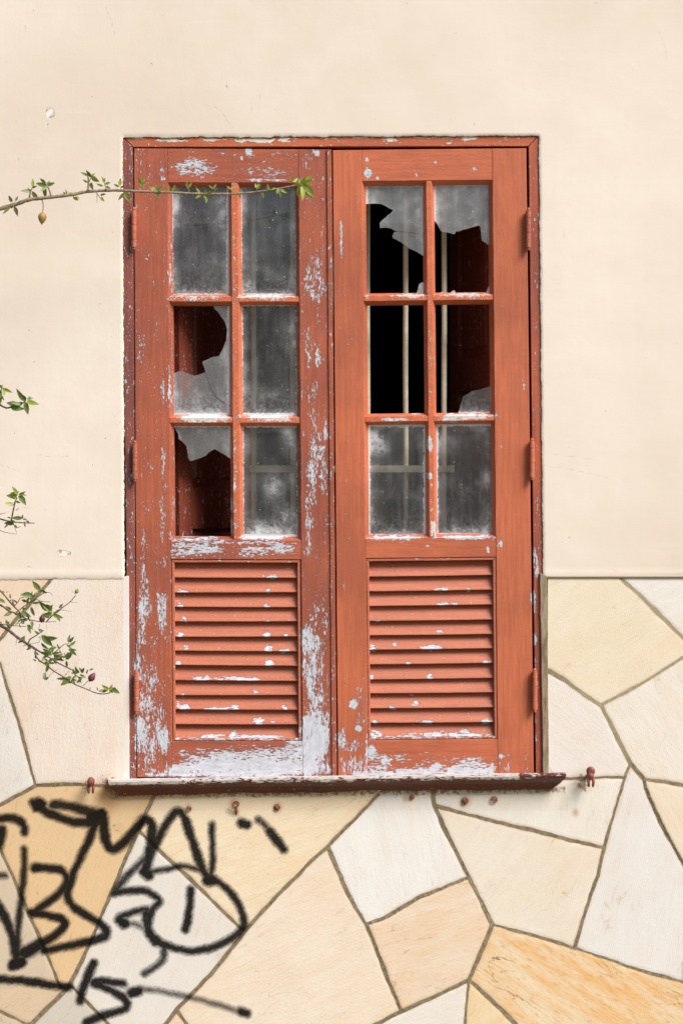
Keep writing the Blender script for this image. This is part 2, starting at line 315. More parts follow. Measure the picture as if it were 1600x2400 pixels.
def stone():
    t = NT('crazy_paved_stone'); sc = t.attr('scol', 0); suv = t.attr('suv', 1); och = t.attr('och')
    v1 = t.obj((1, 5, 1), vec=suv); v2 = t.obj((2.0, 12, 1), vec=suv); v3 = t.obj((1, 1, 1), vec=suv)
    a = t.noise(v1, 2.2, 5, .62, .25); b = t.noise(v2, 6, 6, .68, .3); g = t.noise(v3, 3.5, 4, .6); fine = t.noise(t.obj(), 260, 4, .7)
    c = t.mix(t.ss(a, .42, .66, 0., .16), sc, (.72, .55, .40)); c = t.mix(t.ss(g, .4, .7, 0., .35), c, t.mix(1., sc, (.93, .89, .84), 'MULTIPLY'))
    c = t.mix(t.ss(b, .5, .75, 0., .2), c, t.mix(1., sc, (.85, .78, .71), 'MULTIPLY'))
    oc = t.math('MULTIPLY', och, t.ss(t.math('ADD', t.math('MULTIPLY', a, .65), t.math('MULTIPLY', b, .35)), .36, .66)); c = t.mix(oc, c, (.76, .43, .16))
    oc2 = t.math('MULTIPLY', och, t.ss(b, .55, .68)); st_ = t.noise(t.obj((1, 1.8, 1), vec=suv), 1.3, 5, .6, .4); c = t.mix(t.math('MULTIPLY', t.ss(st_, .50, .72), t.math('ADD', t.math('MULTIPLY', och, .9), .10), clamp=True), c, (.76, .50, .25)); c = t.mix(t.math('MULTIPLY', oc2, .5), c, (.55, .24, .07))
    vein = t.math('ABSOLUTE', t.math('SUBTRACT', t.noise(t.obj((1, 4.5, 1), vec=suv), 1.7, 3, .55, .6), .5))
    vein = t.math('MULTIPLY', t.ss(vein, .008, .0, 0., 1.), t.ss(g, .45, .6)); c = t.mix(t.math('MULTIPLY', vein, t.math('ADD', t.math('MULTIPLY', och, .7), .22)), c, (.30, .14, .06))
    pit = t.noise(t.obj((1, 2.5, 1), vec=suv), 60, 2, .5); pit = t.math('MULTIPLY', t.ss(pit, .68, .74), t.ss(g, .5, .6)); c = t.mix(t.math('MULTIPLY', pit, .55), c, (.25, .22, .19))
    jd = t.attr('jd'); jn = t.math('ADD', jd, t.math('MULTIPLY', t.math('SUBTRACT', t.noise(t.obj(), 45, 6, .75), .5), 4.6))
    mt = t.ss(jn, .3, -.9); rim = t.ss(jn, 6., 0., 0., .45)
    c = t.mix(t.math('MULTIPLY', rim, t.ss(g, .35, .6)), c, (.52, .36, .20))
    mc = t.mix(t.ss(t.noise(t.obj(), 90, 4, .7), .35, .65), (.29, .225, .14), (.165, .125, .078)); mc = t.mix(t.attr('mlight'), mc, (.46, .38, .25))
    c = t.mix(mt, c, mc)
    d = t.attr('dirt'); s2 = t.math('ADD', d, t.math('MULTIPLY', t.math('SUBTRACT', t.noise(t.obj(), 110, 4, .7), .5), 2.0))
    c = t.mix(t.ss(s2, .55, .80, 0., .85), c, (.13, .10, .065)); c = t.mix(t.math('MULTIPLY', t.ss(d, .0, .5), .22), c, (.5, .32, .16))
    rr = t.attr('rust'); c = t.mix(t.math('MULTIPLY', rr, .75), c, (.42, .19, .07))
    sp = t.attr('spray'); ns = t.math('MULTIPLY', t.math('SUBTRACT', t.noise(t.obj(), 420, 3, .8), .5), 1.0)
    spm = t.ss(t.math('ADD', sp, t.math('MULTIPLY', ns, t.ss(sp, .0, .3))), .0, .95); c = t.mix(t.math('MULTIPLY', spm, .985), c, (.007, .0065, .0065))
    h = t.math('ADD', t.math('MULTIPLY', b, .5), t.math('MULTIPLY', a, .5)); h = t.math('ADD', h, t.math('MULTIPLY', fine, .45)); h = t.math('SUBTRACT', h, t.math('MULTIPLY', pit, .6))
    h = t.math('SUBTRACT', h, t.math('MULTIPLY', mt, .2))
    return t.done(t.bsdf(c, t.mix(mt, (.62,)*3, (.9,)*3), t.math('MULTIPLY', t.math('SUBTRACT', 1., spm), .3), h, .0015, .7))
M['stone'] = stone()

def glass(name, dust, warm=0.):
    t = NT(name); g = t.n('ShaderNodeBsdfGlossy', i_Color=(1, 1, 1, 1), i_Roughness=.03); tr = t.n('ShaderNodeBsdfTransparent', i_Color=(.93, .95, .94, 1))
    fr = t.n('ShaderNodeFresnel', i_IOR=1.5); f2 = t.math('MULTIPLY', fr.outputs[0], 1.7, clamp=True)
    m1 = t.n('ShaderNodeMixShader'); t.set(m1.inputs[0], f2); t.set(m1.inputs[1], tr.outputs[0]); t.set(m1.inputs[2], g.outputs[0])
    o = t.obj(); pc = t.n('ShaderNodeAttribute', attribute_name='pane').outputs[1]     # px from the pane's nearest sides
    sx = t.n('ShaderNodeSeparateXYZ'); t.set(sx.inputs[0], pc)
    ex = t.math('SUBTRACT', 64., t.math('ABSOLUTE', sx.outputs[0])); ez = t.math('SUBTRACT', 127., t.math('ABSOLUTE', sx.outputs[1]))
    up = t.ss(sx.outputs[1], -60., -130.)                                                # towards the bottom of the pane
    ed = t.math('MINIMUM', ex, ez); n1 = t.noise(o, 22, 5, .65); n2 = t.noise(o, 130, 4, .7); n3 = t.noise(o, 7, 3, .6)
    halo = t.math('MULTIPLY', t.ss(t.math('ADD', ed, t.math('MULTIPLY', n1, -30.)), 6., -22.), .30)
    rim = t.ss(t.math('ADD', ed, t.math('MULTIPLY', t.math('SUBTRACT', n2, .5), 14.)), 3.2, .6, 0., .85)
    smear_refl = t.math('ADD', t.math('MULTIPLY', t.ss(n1, .46, .74), .12), t.math('MULTIPLY', t.attr('pane_refl'), t.ss(t.math('ADD', n1, t.math('MULTIPLY', t.math('SUBTRACT', n2, .5), .5)), .3, .62, .25, 1.))); cloud = t.math('MULTIPLY', t.ss(n3, .42, .68), .05)  # faint dust smears plus pale reflections painted into the glass colour
    dots = t.ss(t.noise(o, 230, 1, .3), .765, .79, 0., .8); dd = t.ss(t.noise(o, 420, 1, .3), .74, .78, 0., .4)
    low = t.math('MULTIPLY', t.math('MULTIPLY', up, t.ss(n2, .40, .62)), .16)
    wip = t.math('MULTIPLY', t.ss(t.noise(t.obj((1, 1, .12)), 60, 4, .6), .45, .7), .06)
    s = t.math('ADD', t.math('ADD', dust, smear_refl), t.math('ADD', halo, cloud)); s = t.math('ADD', s, t.math('ADD', low, wip)); s = t.math('MAXIMUM', s, rim); s = t.math('MAXIMUM', s, t.math('MAXIMUM', dots, dd)); s = t.math('MINIMUM', s, .92)
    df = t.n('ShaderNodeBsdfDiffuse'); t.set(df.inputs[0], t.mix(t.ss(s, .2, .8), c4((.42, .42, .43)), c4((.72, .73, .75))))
    m2 = t.n('ShaderNodeMixShader'); t.set(m2.inputs[0], s); t.t.links.new(m1.outputs[0], m2.inputs[1]); t.t.links.new(df.outputs[0], m2.inputs[2])
    return t.done(m2.outputs[0])
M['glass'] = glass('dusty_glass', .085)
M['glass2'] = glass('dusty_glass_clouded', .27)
tt = NT('broken_glass_edge'); M['gedge'] = tt.done(tt.bsdf((.62, .66, .66), .3, .6))

def leafmat(name, a, b):
    t = NT(name); n = t.noise(t.obj(), 30, 3, .6); c = t.mix(t.ss(n, .35, .65), a, b)
    b1 = t.bsdf(c, .42, .45, t.noise(t.obj(), 300, 2, .5), .0005, .5); tl = t.n('ShaderNodeBsdfTranslucent'); t.set(tl.inputs[0], c)
    m = t.n('ShaderNodeMixShader', i_Fac=.3); t.t.links.new(b1, m.inputs[1]); t.t.links.new(tl.outputs[0], m.inputs[2]); return t.done(m.outputs[0])
M['leafd'] = leafmat('leaf_dark_green', (.10, .16, .045), (.17, .24, .06))
M['leafy'] = leafmat('leaf_yellow_green', (.36, .42, .06), (.22, .30, .05))
M['leaft'] = leafmat('crown_foliage', (.045, .075, .025), (.09, .13, .04))
M['dry'] = leafmat('dry_papery_bract', (.52, .36, .14), (.34, .20, .08))
M['brown'] = leafmat('withered_brown_bud', (.20, .07, .025), (.12, .04, .02))
M['pink'] = leafmat('magenta_bud', (.30, .07, .12), (.16, .045, .06))

# ---------------------------------------------------------------- setting: ground
g = MB(); n = 41; xs = np.linspace(-1, 1, n); xs = np.sign(xs) * np.abs(xs) ** 2.2 * 60
GX, GY = np.meshgrid(xs, xs - 3); GZ = np.where((np.abs(GX) > 6) | (GY < -5), .05 * np.sin(GX * .7) * np.cos(GY * .6), 0)
g.add(np.stack([GX, GY, GZ], -1), [(j*n+i, j*n+i+1, (j+1)*n+i+1, (j+1)*n+i) for j in range(n-1) for i in range(n-1)])
tag(g.build('ground', M['ground'], smooth=True), kind='structure')

# ---------------------------------------------------------------- house: plaster, stone, core, room
house = empty('house', (0, 0, 0), 'cream plastered house wall with crazy paved stone base carrying black spray graffiti', 'house')
XL, XR = -1500., 3100.
fineX = np.arange(-20, 1621, 5.)
def lines_(fine, lo, hi, step):
    a = np.arange(lo, fine[0], step); b = np.arange(fine[-1] + step, hi + 1, step); return np.concatenate([a, fine, b])
def xl_(py): return 288 + (py - 321) * .004
def xr_(py): return 1262 + (py - 317) * .0095
# plaster -----------------------------------------------------------------
cols = lines_(fineX, XL, XR, 60.); rows = lines_(np.arange(-20, 1361, 5.), -700, 1360, 60.); rows[-1] = 1356
cols[np.argmin(abs(cols - 288))] = 288; cols[np.argmin(abs(cols - 1262))] = 1262; rows[np.argmin(abs(rows - 320))] = 320
CX, CY = np.meshgrid(cols, rows); PX, PY = CX.copy(), CY.copy()
jag = lambda t, ph: wob(t * .11, ph, .5) + wob(t * .37, ph * 2, .4) + wob(t * .023, ph, 1.)
rag = rng.normal(0, .35, PX.shape)
wl = np.clip(1 - abs(CX - 288) / 120, 0, 1); wr = np.clip(1 - abs(CX - 1262) / 120, 0, 1); below = CY >= 319
eL = (CX == 288) & below; eR = (CX == 1262) & below; eT = (CY == 320) & (CX >= 288) & (CX <= 1262)
PX += wl * (xl_(CY) - 288) + wr * (xr_(CY) - 1262)
PX[eL] += jag(CY[eL], 1.) + rag[eL]; PX[eR] += jag(CY[eR], 2.5) * .8 + rag[eR]; PY[eT] += 1 - .0035 * (CX[eT] - 288) + jag(CX[eT], 4.) + rag[eT]
# ragged lips of plaster hanging over the head of the frame
for a, b, dp in ((310, 340, 4), (372, 432, 6), (480, 520, 4), (552, 575, 6), (585, 640, 7), (655, 680, 4), (1085, 1120, 5), (900, 925, 3)):
    s_ = eT & (CX > a) & (CX < b); PY[s_] += dp * .35 * rng.uniform(.5, 1., s_.sum())
Y = np.zeros_like(PX)
near = np.clip(1 - (1356 - CY) / 22, 0, 1); Y -= .0009 * np.sin(near * math.pi) ; Y[CY == 1356] += .0012
Y[eL | eR | eT] += .002
PY[CY == 1356] += (wob(PX * .02, .2, 1.6) + rng.normal(0, .6, PX.shape))[CY == 1356] + np.where(PX > 1200, -4, 2)[CY == 1356]
ncol = len(cols); F = []
for j in range(len(rows) - 1):
    for i in range(ncol - 1):
        if rows[j] >= 320 and cols[i] >= 288 and cols[i + 1] <= 1262: continue
        a = j * ncol + i; F.append((a, a + ncol, a + ncol + 1, a + 1))
CH = [(118, 266, 9, 13, 1.0), (111, 290, 4, 8, .9), (150, 1297, 16, 8, .8), (530, 204, 3, 7, .9), (70, 1330, 5, 3, .8), (292, 840, 3, 12, .9), (1266, 640, 4, 14, .9), (1268, 720, 4, 10, .9),
      (47, 374, 3, 5, .6), (356, 150, 3, 3, .8), (576, 470, 3, 3, .5)]
pl = peelf(PX, PY, 0., CH); dL = np.abs(PX - xl_(PY)); dR = np.abs(PX - xr_(PY)); ins = (PY > 322)
dirt = np.where(ins, np.maximum(np.clip(.60 - dL * .10, 0, 1), np.clip(.46 - dR * .14, 0, 1)), 0)
dirt = np.maximum(dirt, np.where((PX > 280) & (PX < 1270) & (PY < 325), np.clip(.36 - (320 - PY) * .12, 0, 1), 0))
dirt = np.maximum(dirt, np.where(ins & (dL < 30), .27, 0)) + np.where(PY > 1335, .05, 0)
def segd(px, py, pts):
    d = np.full(px.shape, 1e9)
    for (x0, y0), (x1, y1) in zip(pts[:-1], pts[1:]):
        vx, vy = x1 - x0, y1 - y0; t = np.clip(((px - x0) * vx + (py - y0) * vy) / (vx * vx + vy * vy + 1e-9), 0, 1)
        d = np.minimum(d, np.hypot(px - x0 - t * vx, py - y0 - t * vy))
    return d
crack = np.zeros_like(PX)
for pts in ([(248, 15), (262, 50), (270, 80)], [(92, 1065), (112, 1070), (130, 1073), (160, 1070)], [(0, 1088), (45, 1104)], [(1300, 1065), (1400, 1078)], [(1270, 1090), (1345, 1101), (1420, 1120)], [(545, 300), (520, 262), (505, 250)], [(1320, 540), (1322, 560)], [(1545, 75), (1560, 120), (1556, 170)], [(0, 1205), (60, 1190), (110, 1194)],
            [(60, 60), (61, 75)], [(592, 232), (590, 260)], [(610, 222), (608, 246)], [(1430, 1332), (1445, 1342), (1600, 1345)]):
    crack = np.maximum(crack, np.clip(1 - segd(PX, PY, pts) / 4.5, 0, 1) * .8)
K = (D + Y) / D
mb = MB(); mb.add(np.stack([(PX - 800) * .001, Y, 2.8 - PY * .001], -1), F, 0, peel=pl.ravel(), dirt=dirt.ravel(), crack=crack.ravel())
mb.build('plaster_wall', M['plaster'], house, smooth=True)

# stone base ----------------------------------------------------------------
J = [ # joints in photo pixels
 [(-150,1500),(-60,1530),(0,1555),(38,1677),(61,1754),(83,1841)], [(83,1841),(0,1888),(-150,1950)], [(83,1841),(130,1840),(190,1839),(270,1845),(300,1850)],
 [(-150,1640),(0,1499),(25,1468),(112,1368),(125,1350)], [(362,1862),(342,1905),(325,1947),(285,2035),(225,2178),(165,2309)], [(325,1947),(430,2047),(573,2184)],
 [(573,2184),(650,2100),(725,2022),(768,1985),(820,1932),(886,1862)], [(573,2184),(490,2290),(413,2368),(380,2410),(340,2480),(300,2800)], [(413,2368),(437,2402),(480,2560),(560,2800)],
 [(-150,1900),(-40,1960),(0,1990),(36,2070),(75,2157),(110,2240),(142,2315),(155,2322)], [(155,2322),(165,2309)], [(155,2322),(75,2398),(20,2460),(-150,2620)], [(165,2309),(200,2345),(255,2402),(330,2490)],
 [(-150,2310),(0,2372),(60,2400),(75,2400)], [(768,1985),(790,2040),(812,2090),(835,2130),(858,2167)], [(858,2167),(885,2235),(910,2300),(940,2372)],
 [(858,2167),(910,2148),(980,2105),(1097,2057)], [(1014,1855),(1016,1885),(1040,1940),(1070,2000),(1097,2057),(1125,2110),(1153,2167)],
 [(1018,1888),(1100,1912),(1240,1945),(1330,1968),(1415,1988)], [(1477,1790),(1463,1823),(1440,1900),(1415,1988),(1400,2050),(1385,2095),(1345,2222)],
 [(1153,2167),(1230,2188),(1345,2222),(1470,2266),(1600,2303),(1750,2345)], [(1153,2167),(1125,2235),(1099,2298)], [(1099,2298),(1020,2335),(940,2372),(878,2402),(780,2470),(700,2800)],
 [(1099,2298),(1094,2340),(1088,2402),(1060,2520),(1080,2800)], [(1099,2298),(1165,2358),(1208,2402),(1290,2520),(1400,2800)],
 [(1450,1350),(1456,1359),(1497,1393),(1539,1435),(1600,1497),(1680,1540),(1750,1560)], [(1750,1470),(1680,1500),(1600,1541),(1500,1605),(1407,1654)], [(1283,1573),(1330,1598),(1370,1630),(1407,1654),(1440,1720),(1477,1790),(1508,1826)],
 [(1508,1826),(1560,1834),(1600,1842),(1750,1875)], [(1508,1826),(1512,1850),(1545,1925),(1600,2026),(1680,2160),(1750,2250)], [(1300,1826),(1404,1823),(1463,1823)],
 [(300,2480),(-150,2560)],[(560,2600),(760,2560)],[(1070,2500),(1290,2520),(1500,2500),(1750,2540)]]
W0, W1 = -150., 1750.
fy = np.arange(1350, 2412, 3.); cols = lines_(np.arange(-21, 1624, 3.), XL, XR, 24.); rows = np.concatenate([fy, np.arange(2436, 2860, 24.)])
cols[np.argmin(abs(cols - 290))] = 290; cols[np.argmin(abs(cols - 1283))] = 1283
PX, PY = np.meshgrid(cols, rows)
sx_ = np.where(rng.random(46) < .5, rng.uniform(XL, W0, 46), rng.uniform(W1, XR, 46)); sy_ = rng.uniform(1350, 2850, 46)
def jdist(px, py):
    qx = px + wob(py * .021, .7, 1.2) + wob(py * .13, 2.7, .5); qy = py + wob(px * .023, 2.2, 1.2) + wob(px * .11, .4, .5)
    d = np.full(px.shape, 1e9)
    inb = (px > W0 - 30) & (px < W1 + 30)
    for k, pts in enumerate(J): d[inb] = np.minimum(d[inb], segd(qx[inb], qy[inb], pts) - (3.9 + (k * 37 % 10) * .16 + wob(px[inb] * .011 + py[inb] * .009, k * 1.3, 1.1)))
    out = (px <= W0) | (px >= W1)
    dd = np.stack([np.hypot(px[out] - a, py[out] - b) for a, b in zip(sx_, sy_)]); ds = np.sort(dd, 0); d[out] = (ds[1] - ds[0]) * .5 - 5
    d = np.minimum(d, np.minimum(abs(px - W0), abs(px - W1)) - 5)
    return d
JD = jdist(PX, PY)
# stone ids by flood fill over a 4 px raster
rx = np.arange(W0, W1 + 1, 4.); ry = np.arange(1340, 2861, 4.); RX, RY = np.meshgrid(rx, ry)
dd = np.full(RX.shape, 1e9)
for pts in J: dd = np.minimum(dd, segd(RX, RY, pts))
openc = (dd > 3.2) & (RY > 1356) & ~((RX > 292) & (RX < 1282) & (RY < 1862)); ids = np.zeros(RX.shape, int)
STN = [ # seed x, y, display colour, streak angle (deg, up to the right), ochre amount
 (150,1600,(240,222,206),88,.05),(10,1760,(236,229,220),80,.0),(20,1420,(238,206,172),60,.15),(200,2000,(232,198,150),70,.22),(40,2250,(214,198,176),60,.12),(60,2360,(222,198,166),20,.08),
 (350,2200,(229,222,212),70,.0),(480,1920,(244,220,178),20,.16),(165,2380,(212,207,197),40,.0),(650,2250,(242,222,196),25,.10),(425,2420,(238,205,180),40,.1),(900,2000,(243,240,235),100,.0),
 (1000,2200,(238,212,182),16,.30),(1020,2380,(236,228,216),20,.0),(1130,2380,(240,214,160),50,.4),(1400,2320,(240,214,168),-33,1.0),(1230,2080,(238,226,206),50,.10),(1250,1910,(240,233,220),80,.02),
 (1450,2050,(235,230,226),75,.0),(1575,1930,(240,222,192),-60,.1),(1500,1650,(240,230,214),-55,.04),(1350,1720,(238,228,218),-40,.0),(1400,1500,(240,222,188),40,.06),(1570,1400,(238,233,224),20,.0)]
cur = np.zeros_like(ids)
for k, s_ in enumerate(STN): cur[int((s_[1] - 1340) / 4), int((s_[0] - W0) / 4)] = k + 1
for it in range(1400):
    nw = cur.copy()
    for ax, sh in ((0, 1), (0, -1), (1, 1), (1, -1)):
        r_ = np.roll(cur, sh, ax); nw = np.where((nw == 0) & openc & (r_ > 0), r_, nw)
    if (nw == cur).all(): break
    cur = nw
for it in range(5):          # spread under the joints
    for ax, sh in ((0, 1), (0, -1), (1, 1), (1, -1)):
        r_ = np.roll(cur, sh, ax); cur = np.where((cur == 0) & ~openc & (r_ > 0), r_, cur)
ii = np.clip(((PX - W0) / 4).round().astype(int), 0, len(rx) - 1); jj = np.clip(((PY - 1340) / 4).round().astype(int), 0, len(ry) - 1)
ID = cur[jj, ii]; out = (PX < W0) | (PX > W1)
dd = np.stack([np.hypot(PX[out] - a, PY[out] - b) for a, b in zip(sx_, sy_)]); ID[out] = 100 + dd.argmin(0)
def lin(c): c = np.array(c) / 255.; return np.where(c < .04, c / 12.92, ((c + .055) / 1.055) ** 2.4)
scol = np.zeros(PX.shape + (3,)); suv = np.zeros_like(scol); och = np.zeros_like(PX); dep = np.zeros_like(PX)
for k in np.unique(ID):
    m_ = ID == k
    if 1 <= k <= len(STN): c, an, oc = STN[k - 1][2:5]
    else:
        r2 = np.random.default_rng(int(k)); c = (r2.uniform(228, 243), r2.uniform(205, 232), r2.uniform(170, 222)); an = r2.uniform(0, 180); oc = r2.uniform(0, .3)
    c = np.array(c, float); c = c + (255 - c) * (.34 if k not in (4, 5, 6, 9) else .12) * (k < 100); scol[m_] = lin(c) * np.array((.85, .84, .83)); a_ = R(an); X_, Z_ = PX[m_] * .001, -PY[m_] * .001
    suv[m_] = np.stack([(X_ * math.cos(a_) + Z_ * math.sin(a_)) * 3 , (-X_ * math.sin(a_) + Z_ * math.cos(a_)) * 3, np.full(X_.shape, k * 3.7)], -1); och[m_] = oc
    dep[m_] = (int(k) * 7919 % 13) / 13 * .0022
# graffiti, traced in coordinates of the lower left square (600 px -> 1568)
G = [([(235,225),(237,226)],40,1),([(205,215),(290,272),(400,318),(500,335),(600,335)],25,.95),([(330,228),(430,236),(540,268),(620,285)],27,.9),([(560,300),(615,290)],42,1),
 ([(630,290),(640,400),(658,470),(695,498),(760,455),(850,350),(890,318),(925,340),(932,420),(915,520),(897,600),(885,640)],27,.97),
 ([(600,300),(530,480),(460,620),(425,720),(415,790),(450,850),(530,905),(620,960),(655,1010),(620,1045),(500,1072),(380,1100),(270,1122)],22,.96),
 ([(207,612),(300,615),(372,628),(410,680),(370,760),(280,830),(200,890)],21,.96),([(200,890),(300,905),(372,925),(395,965),(350,1020),(240,1090),(170,1135)],23,.98),([(215,612),(240,614)],24,1),
 ([(-60,330),(0,312),(60,305),(120,325),(150,365),(150,395)],22,.95),([(150,500),(146,650),(125,850),(110,1000),(105,1150),(103,1200)],17,.92),([(-40,800),(0,860),(50,960),(85,1060),(105,1200)],25,.95),
 ([(85,1205),(125,1195)],34,1),([(15,385),(-10,470)],30,.95),([(-40,665),(30,660)],17,.85),([(150,1140),(250,1085)],36,.95),
 ([(885,635),(905,650)],32,1),([(905,560),(975,420),(1050,300),(1090,268),(1130,310),(1190,480),(1240,620),(1290,690)],24,.95),([(1297,350),(1300,450),(1302,580),(1287,690)],15,.93),([(1298,345),(1299,380)],17,.8),
 ([(900,640),(1000,625),(1130,603),(1240,632)],13,.9),([(1270,690),(1300,685)],30,1),([(920,530),(840,600),(760,680),(712,755)],21,.86),([(700,768),(800,752),(900,758),(975,812),(932,870),(905,980),(940,1050),(1030,1092),(1150,1120),(1280,1107),(1400,1055),(1480,992),(1492,930),(1462,840),(1400,750),(1320,690)],19,.95),
 ([(900,900),(910,1000),(960,1065)],27,.95),([(735,935),(760,950)],32,1),([(735,915),(810,885),(900,866)],19,.93),([(770,955),(830,958),(890,992)],14,.7),([(1170,745),(1160,860),(1138,992)],20,.98),
 ([(1010,1090),(1000,1170),(950,1220),(885,1262)],18,.85),([(572,1195),(530,1300),(495,1400),(490,1430)],23,.96),([(755,1322),(650,1310),(572,1317),(700,1372),(772,1430),(765,1480),(650,1512),(530,1560)],21,.96),
 ([(810,1378),(850,1370)],28,1),([(820,1375),(900,1358),(1100,1392),(1300,1442),(1480,1498)],14,.72),([(1475,1495),(1512,1505)],25,.95),([(-40,1298),(0,1298),(150,1305),(300,1332),(420,1342)],22,.97),
 ([(1410,268),(1440,275)],18,.5),([(1480,342),(1512,348)],26,.97),([(1580,318),(1620,350),(1660,400)],17,.8),([(1650,385),(1690,440),(1738,500)],24,.95)]
spray = np.zeros_like(PX); zone = (PX < 720) & (PX > -80) & (PY > 1800) & (PY < 2420)
gx, gy = PX[zone] / .38265, (PY[zone] - 1800) / .38265; acc = np.zeros_like(gx)
for pts, hw, al in G:
    sm = [tuple(p) for p in crom(pts, 5)] if len(pts) > 2 else pts
    d = segd(gx + wob(gy * .03, .5, 2.5), gy + wob(gx * .03, 1.5, 2.5), sm); hw = hw * (.93 + wob(gx * .012 + gy * .017, hw, .22))
    core = np.clip((hw + 21 - d) / 31, 0, 1); core = core ** .75 * al
    mist = .07 * al * np.exp(-(d / (hw + 34)) ** 2)
    acc = np.maximum(acc, core) ; acc = 1 - (1 - acc) * (1 - mist * (acc < .6))
spray[zone] = acc
dirt = np.zeros_like(PX); rust = np.zeros_like(PX)
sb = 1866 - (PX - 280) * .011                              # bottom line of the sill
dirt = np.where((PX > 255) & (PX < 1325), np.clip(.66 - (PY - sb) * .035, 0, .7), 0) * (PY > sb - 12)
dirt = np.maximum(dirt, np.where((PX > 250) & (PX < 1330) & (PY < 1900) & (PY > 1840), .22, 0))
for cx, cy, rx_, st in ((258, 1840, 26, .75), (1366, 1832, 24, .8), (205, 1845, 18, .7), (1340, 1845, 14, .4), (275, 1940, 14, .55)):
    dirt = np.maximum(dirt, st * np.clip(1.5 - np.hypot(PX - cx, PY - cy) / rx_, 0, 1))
dirt = np.maximum(dirt, np.clip(.45 - (PY - 1358) * .08, 0, 1) * .5)
for cx, cy, r_ in ((547, 1884, 12), (442, 1895, 9), (650, 1893, 13), (1090, 1878, 15), (1157, 1875, 11), (962, 1868, 10), (950, 1872, 8), (552, 1902, 8), (1348, 1905, 9), (255, 1870, 30)):
    rust = np.maximum(rust, .75 * np.clip(1.4 - np.hypot(PX - cx, (PY - cy) * .8) / r_, 0, 1) ** 1.5)
ml = np.clip((PX - 1250) / 150, 0, 1) * np.clip((1850 - PY) / 100, 0, 1) * .55
YY = .0012 + dep + np.clip(1.5 - JD / 3.2, 0, 1.5) * .0003
ncol = len(cols); F = []
for j in range(len(rows) - 1):
    for i in range(ncol - 1):
        if rows[j + 1] <= 1852 and cols[i] >= 290 and cols[i + 1] <= 1283: continue
        a = j * ncol + i; F.append((a, a + ncol, a + ncol + 1, a + 1))
mb = MB(); mb.add(np.stack([(PX - 800) * .001, YY, 2.8 - PY * .001], -1), F, 0, scol=scol.reshape(-1, 3), suv=suv.reshape(-1, 3), och=och.ravel(), jd=JD.ravel(), spray=spray.ravel(), dirt=dirt.ravel(), rust=rust.ravel(), mlight=ml.ravel())
mb.build('stone_cladding', M['stone'], house, smooth=True)

# masonry behind the skins, strips beside the frame, room
mb = MB(); zx = lambda p: (p - 800) * .001; zz = lambda p: 2.8 - p * .001
box(mb, (zx(XL), .022, 0), (zx(284), .26, 3.5)); box(mb, (zx(1288), .022, 0), (zx(XR), .26, 3.5))
box(mb, (zx(284), .0225, 0), (zx(1288), .2595, zz(1852))); box(mb, (zx(284), .0225, zz(312)), (zx(1288), .2595, 3.4995))
mb.build('masonry', M['core'], house)
mb = MB(); board(mb, [(288.5, 1352), (302, 1350), (303.5, 1826), (289, 1826)], .0015, .02, step=8, base=0); mb.build('painted_edge_strip', M['white'], house)
mb = MB(); board(mb, [(1264.5, 1343), (1281, 1350), (1285.5, 1822), (1272, 1822)], -.002, .03, step=8, base=0, wv=1.6); mb.build('bare_mortar_strip', M['strip'], house)
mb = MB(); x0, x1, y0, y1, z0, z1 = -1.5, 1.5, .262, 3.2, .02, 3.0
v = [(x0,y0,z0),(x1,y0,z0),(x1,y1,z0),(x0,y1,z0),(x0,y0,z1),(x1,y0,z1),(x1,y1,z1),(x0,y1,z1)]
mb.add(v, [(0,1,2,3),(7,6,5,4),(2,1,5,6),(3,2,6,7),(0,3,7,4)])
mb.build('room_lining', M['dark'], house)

# ---------------------------------------------------------------- window
win = empty('double_window', P(785, 1826, 0), 'worn terracotta double casement window with broken panes and louvred lower panels', 'window')
YF, YLF = .005, .0065                      # frame face, leaf face
mb = MB(); board(mb, [(284, 316), (311.5, 345.5), (319.5, 1826), (302.5, 1826)], YF, .06, base=.2, mat=0)
# the jamb narrows where the painted strip covers it
o = mb.build('frame_jamb', M['frd'], win)
mb = MB(); board(mb, [(1238, 343.5), (1266, 312), (1280, 1822), (1255, 1822)], YF, .06, base=.17); mb.build('frame_jamb', M['frr'], win)
mb = MB(); board(mb, [(284, 314), (1266, 311), (1237.5, 342.5), (312, 344.5)], YF + .0004, .06, base=.12); mb.build('frame_head', M['frt'], win)
mb = MB(); board(mb, [(300, 1818), (1268, 1809), (1268, 1830), (300, 1832)], .03, .03, base=.3); mb.build('frame_bottom_rail', M['frd'], win)
# sill: lip, cove, diagonal ends
prof = [(.05, -2, 0), (-.030, 0, 0), (-.036, 2, 0), (-.037, 7, 0), (-.035, 13, 2), (-.028, 17, 5), (-.020, 23, 10), (-.015, 29, 16), (-.012, 34, 22), (-.010, 38, 26), (.02, 38, 26)]
N = 200; V = []; pls = []
for i in range(N + 1):
    u = i / N
    for y_, dy, ins_ in prof:
        ax, ay = 254 + ins_ * 1.0, 1826; bx, by = 1326 - ins_ * 1.35, 1811
        px = ax + (bx - ax) * u; py = ay + (by - ay) * u + dy * (1 + .06 * wob(u * 9, .3)) + wob(px * .05, dy, .7)
        py += (7 * math.exp(-((px - 850) / 70) ** 2) * -.5 if dy > 30 else 0)
        V.append(P(px, py, y_)); lip = {-2: .5, 0: .85, 2: .78, 7: .72, 13: .40, 17: .12}.get(dy, .03)
        if px > 1215: lip *= .55
        if px < 420 and dy < 15: lip = min(1., lip * 1.35)
        pls.append(lip)
m_ = len(prof); F = [(i*m_+q, i*m_+q+1, (i+1)*m_+q+1, (i+1)*m_+q) for i in range(N) for q in range(m_ - 1)]
F += [tuple(range(m_))[::-1], tuple(N*m_+q for q in range(m_))]
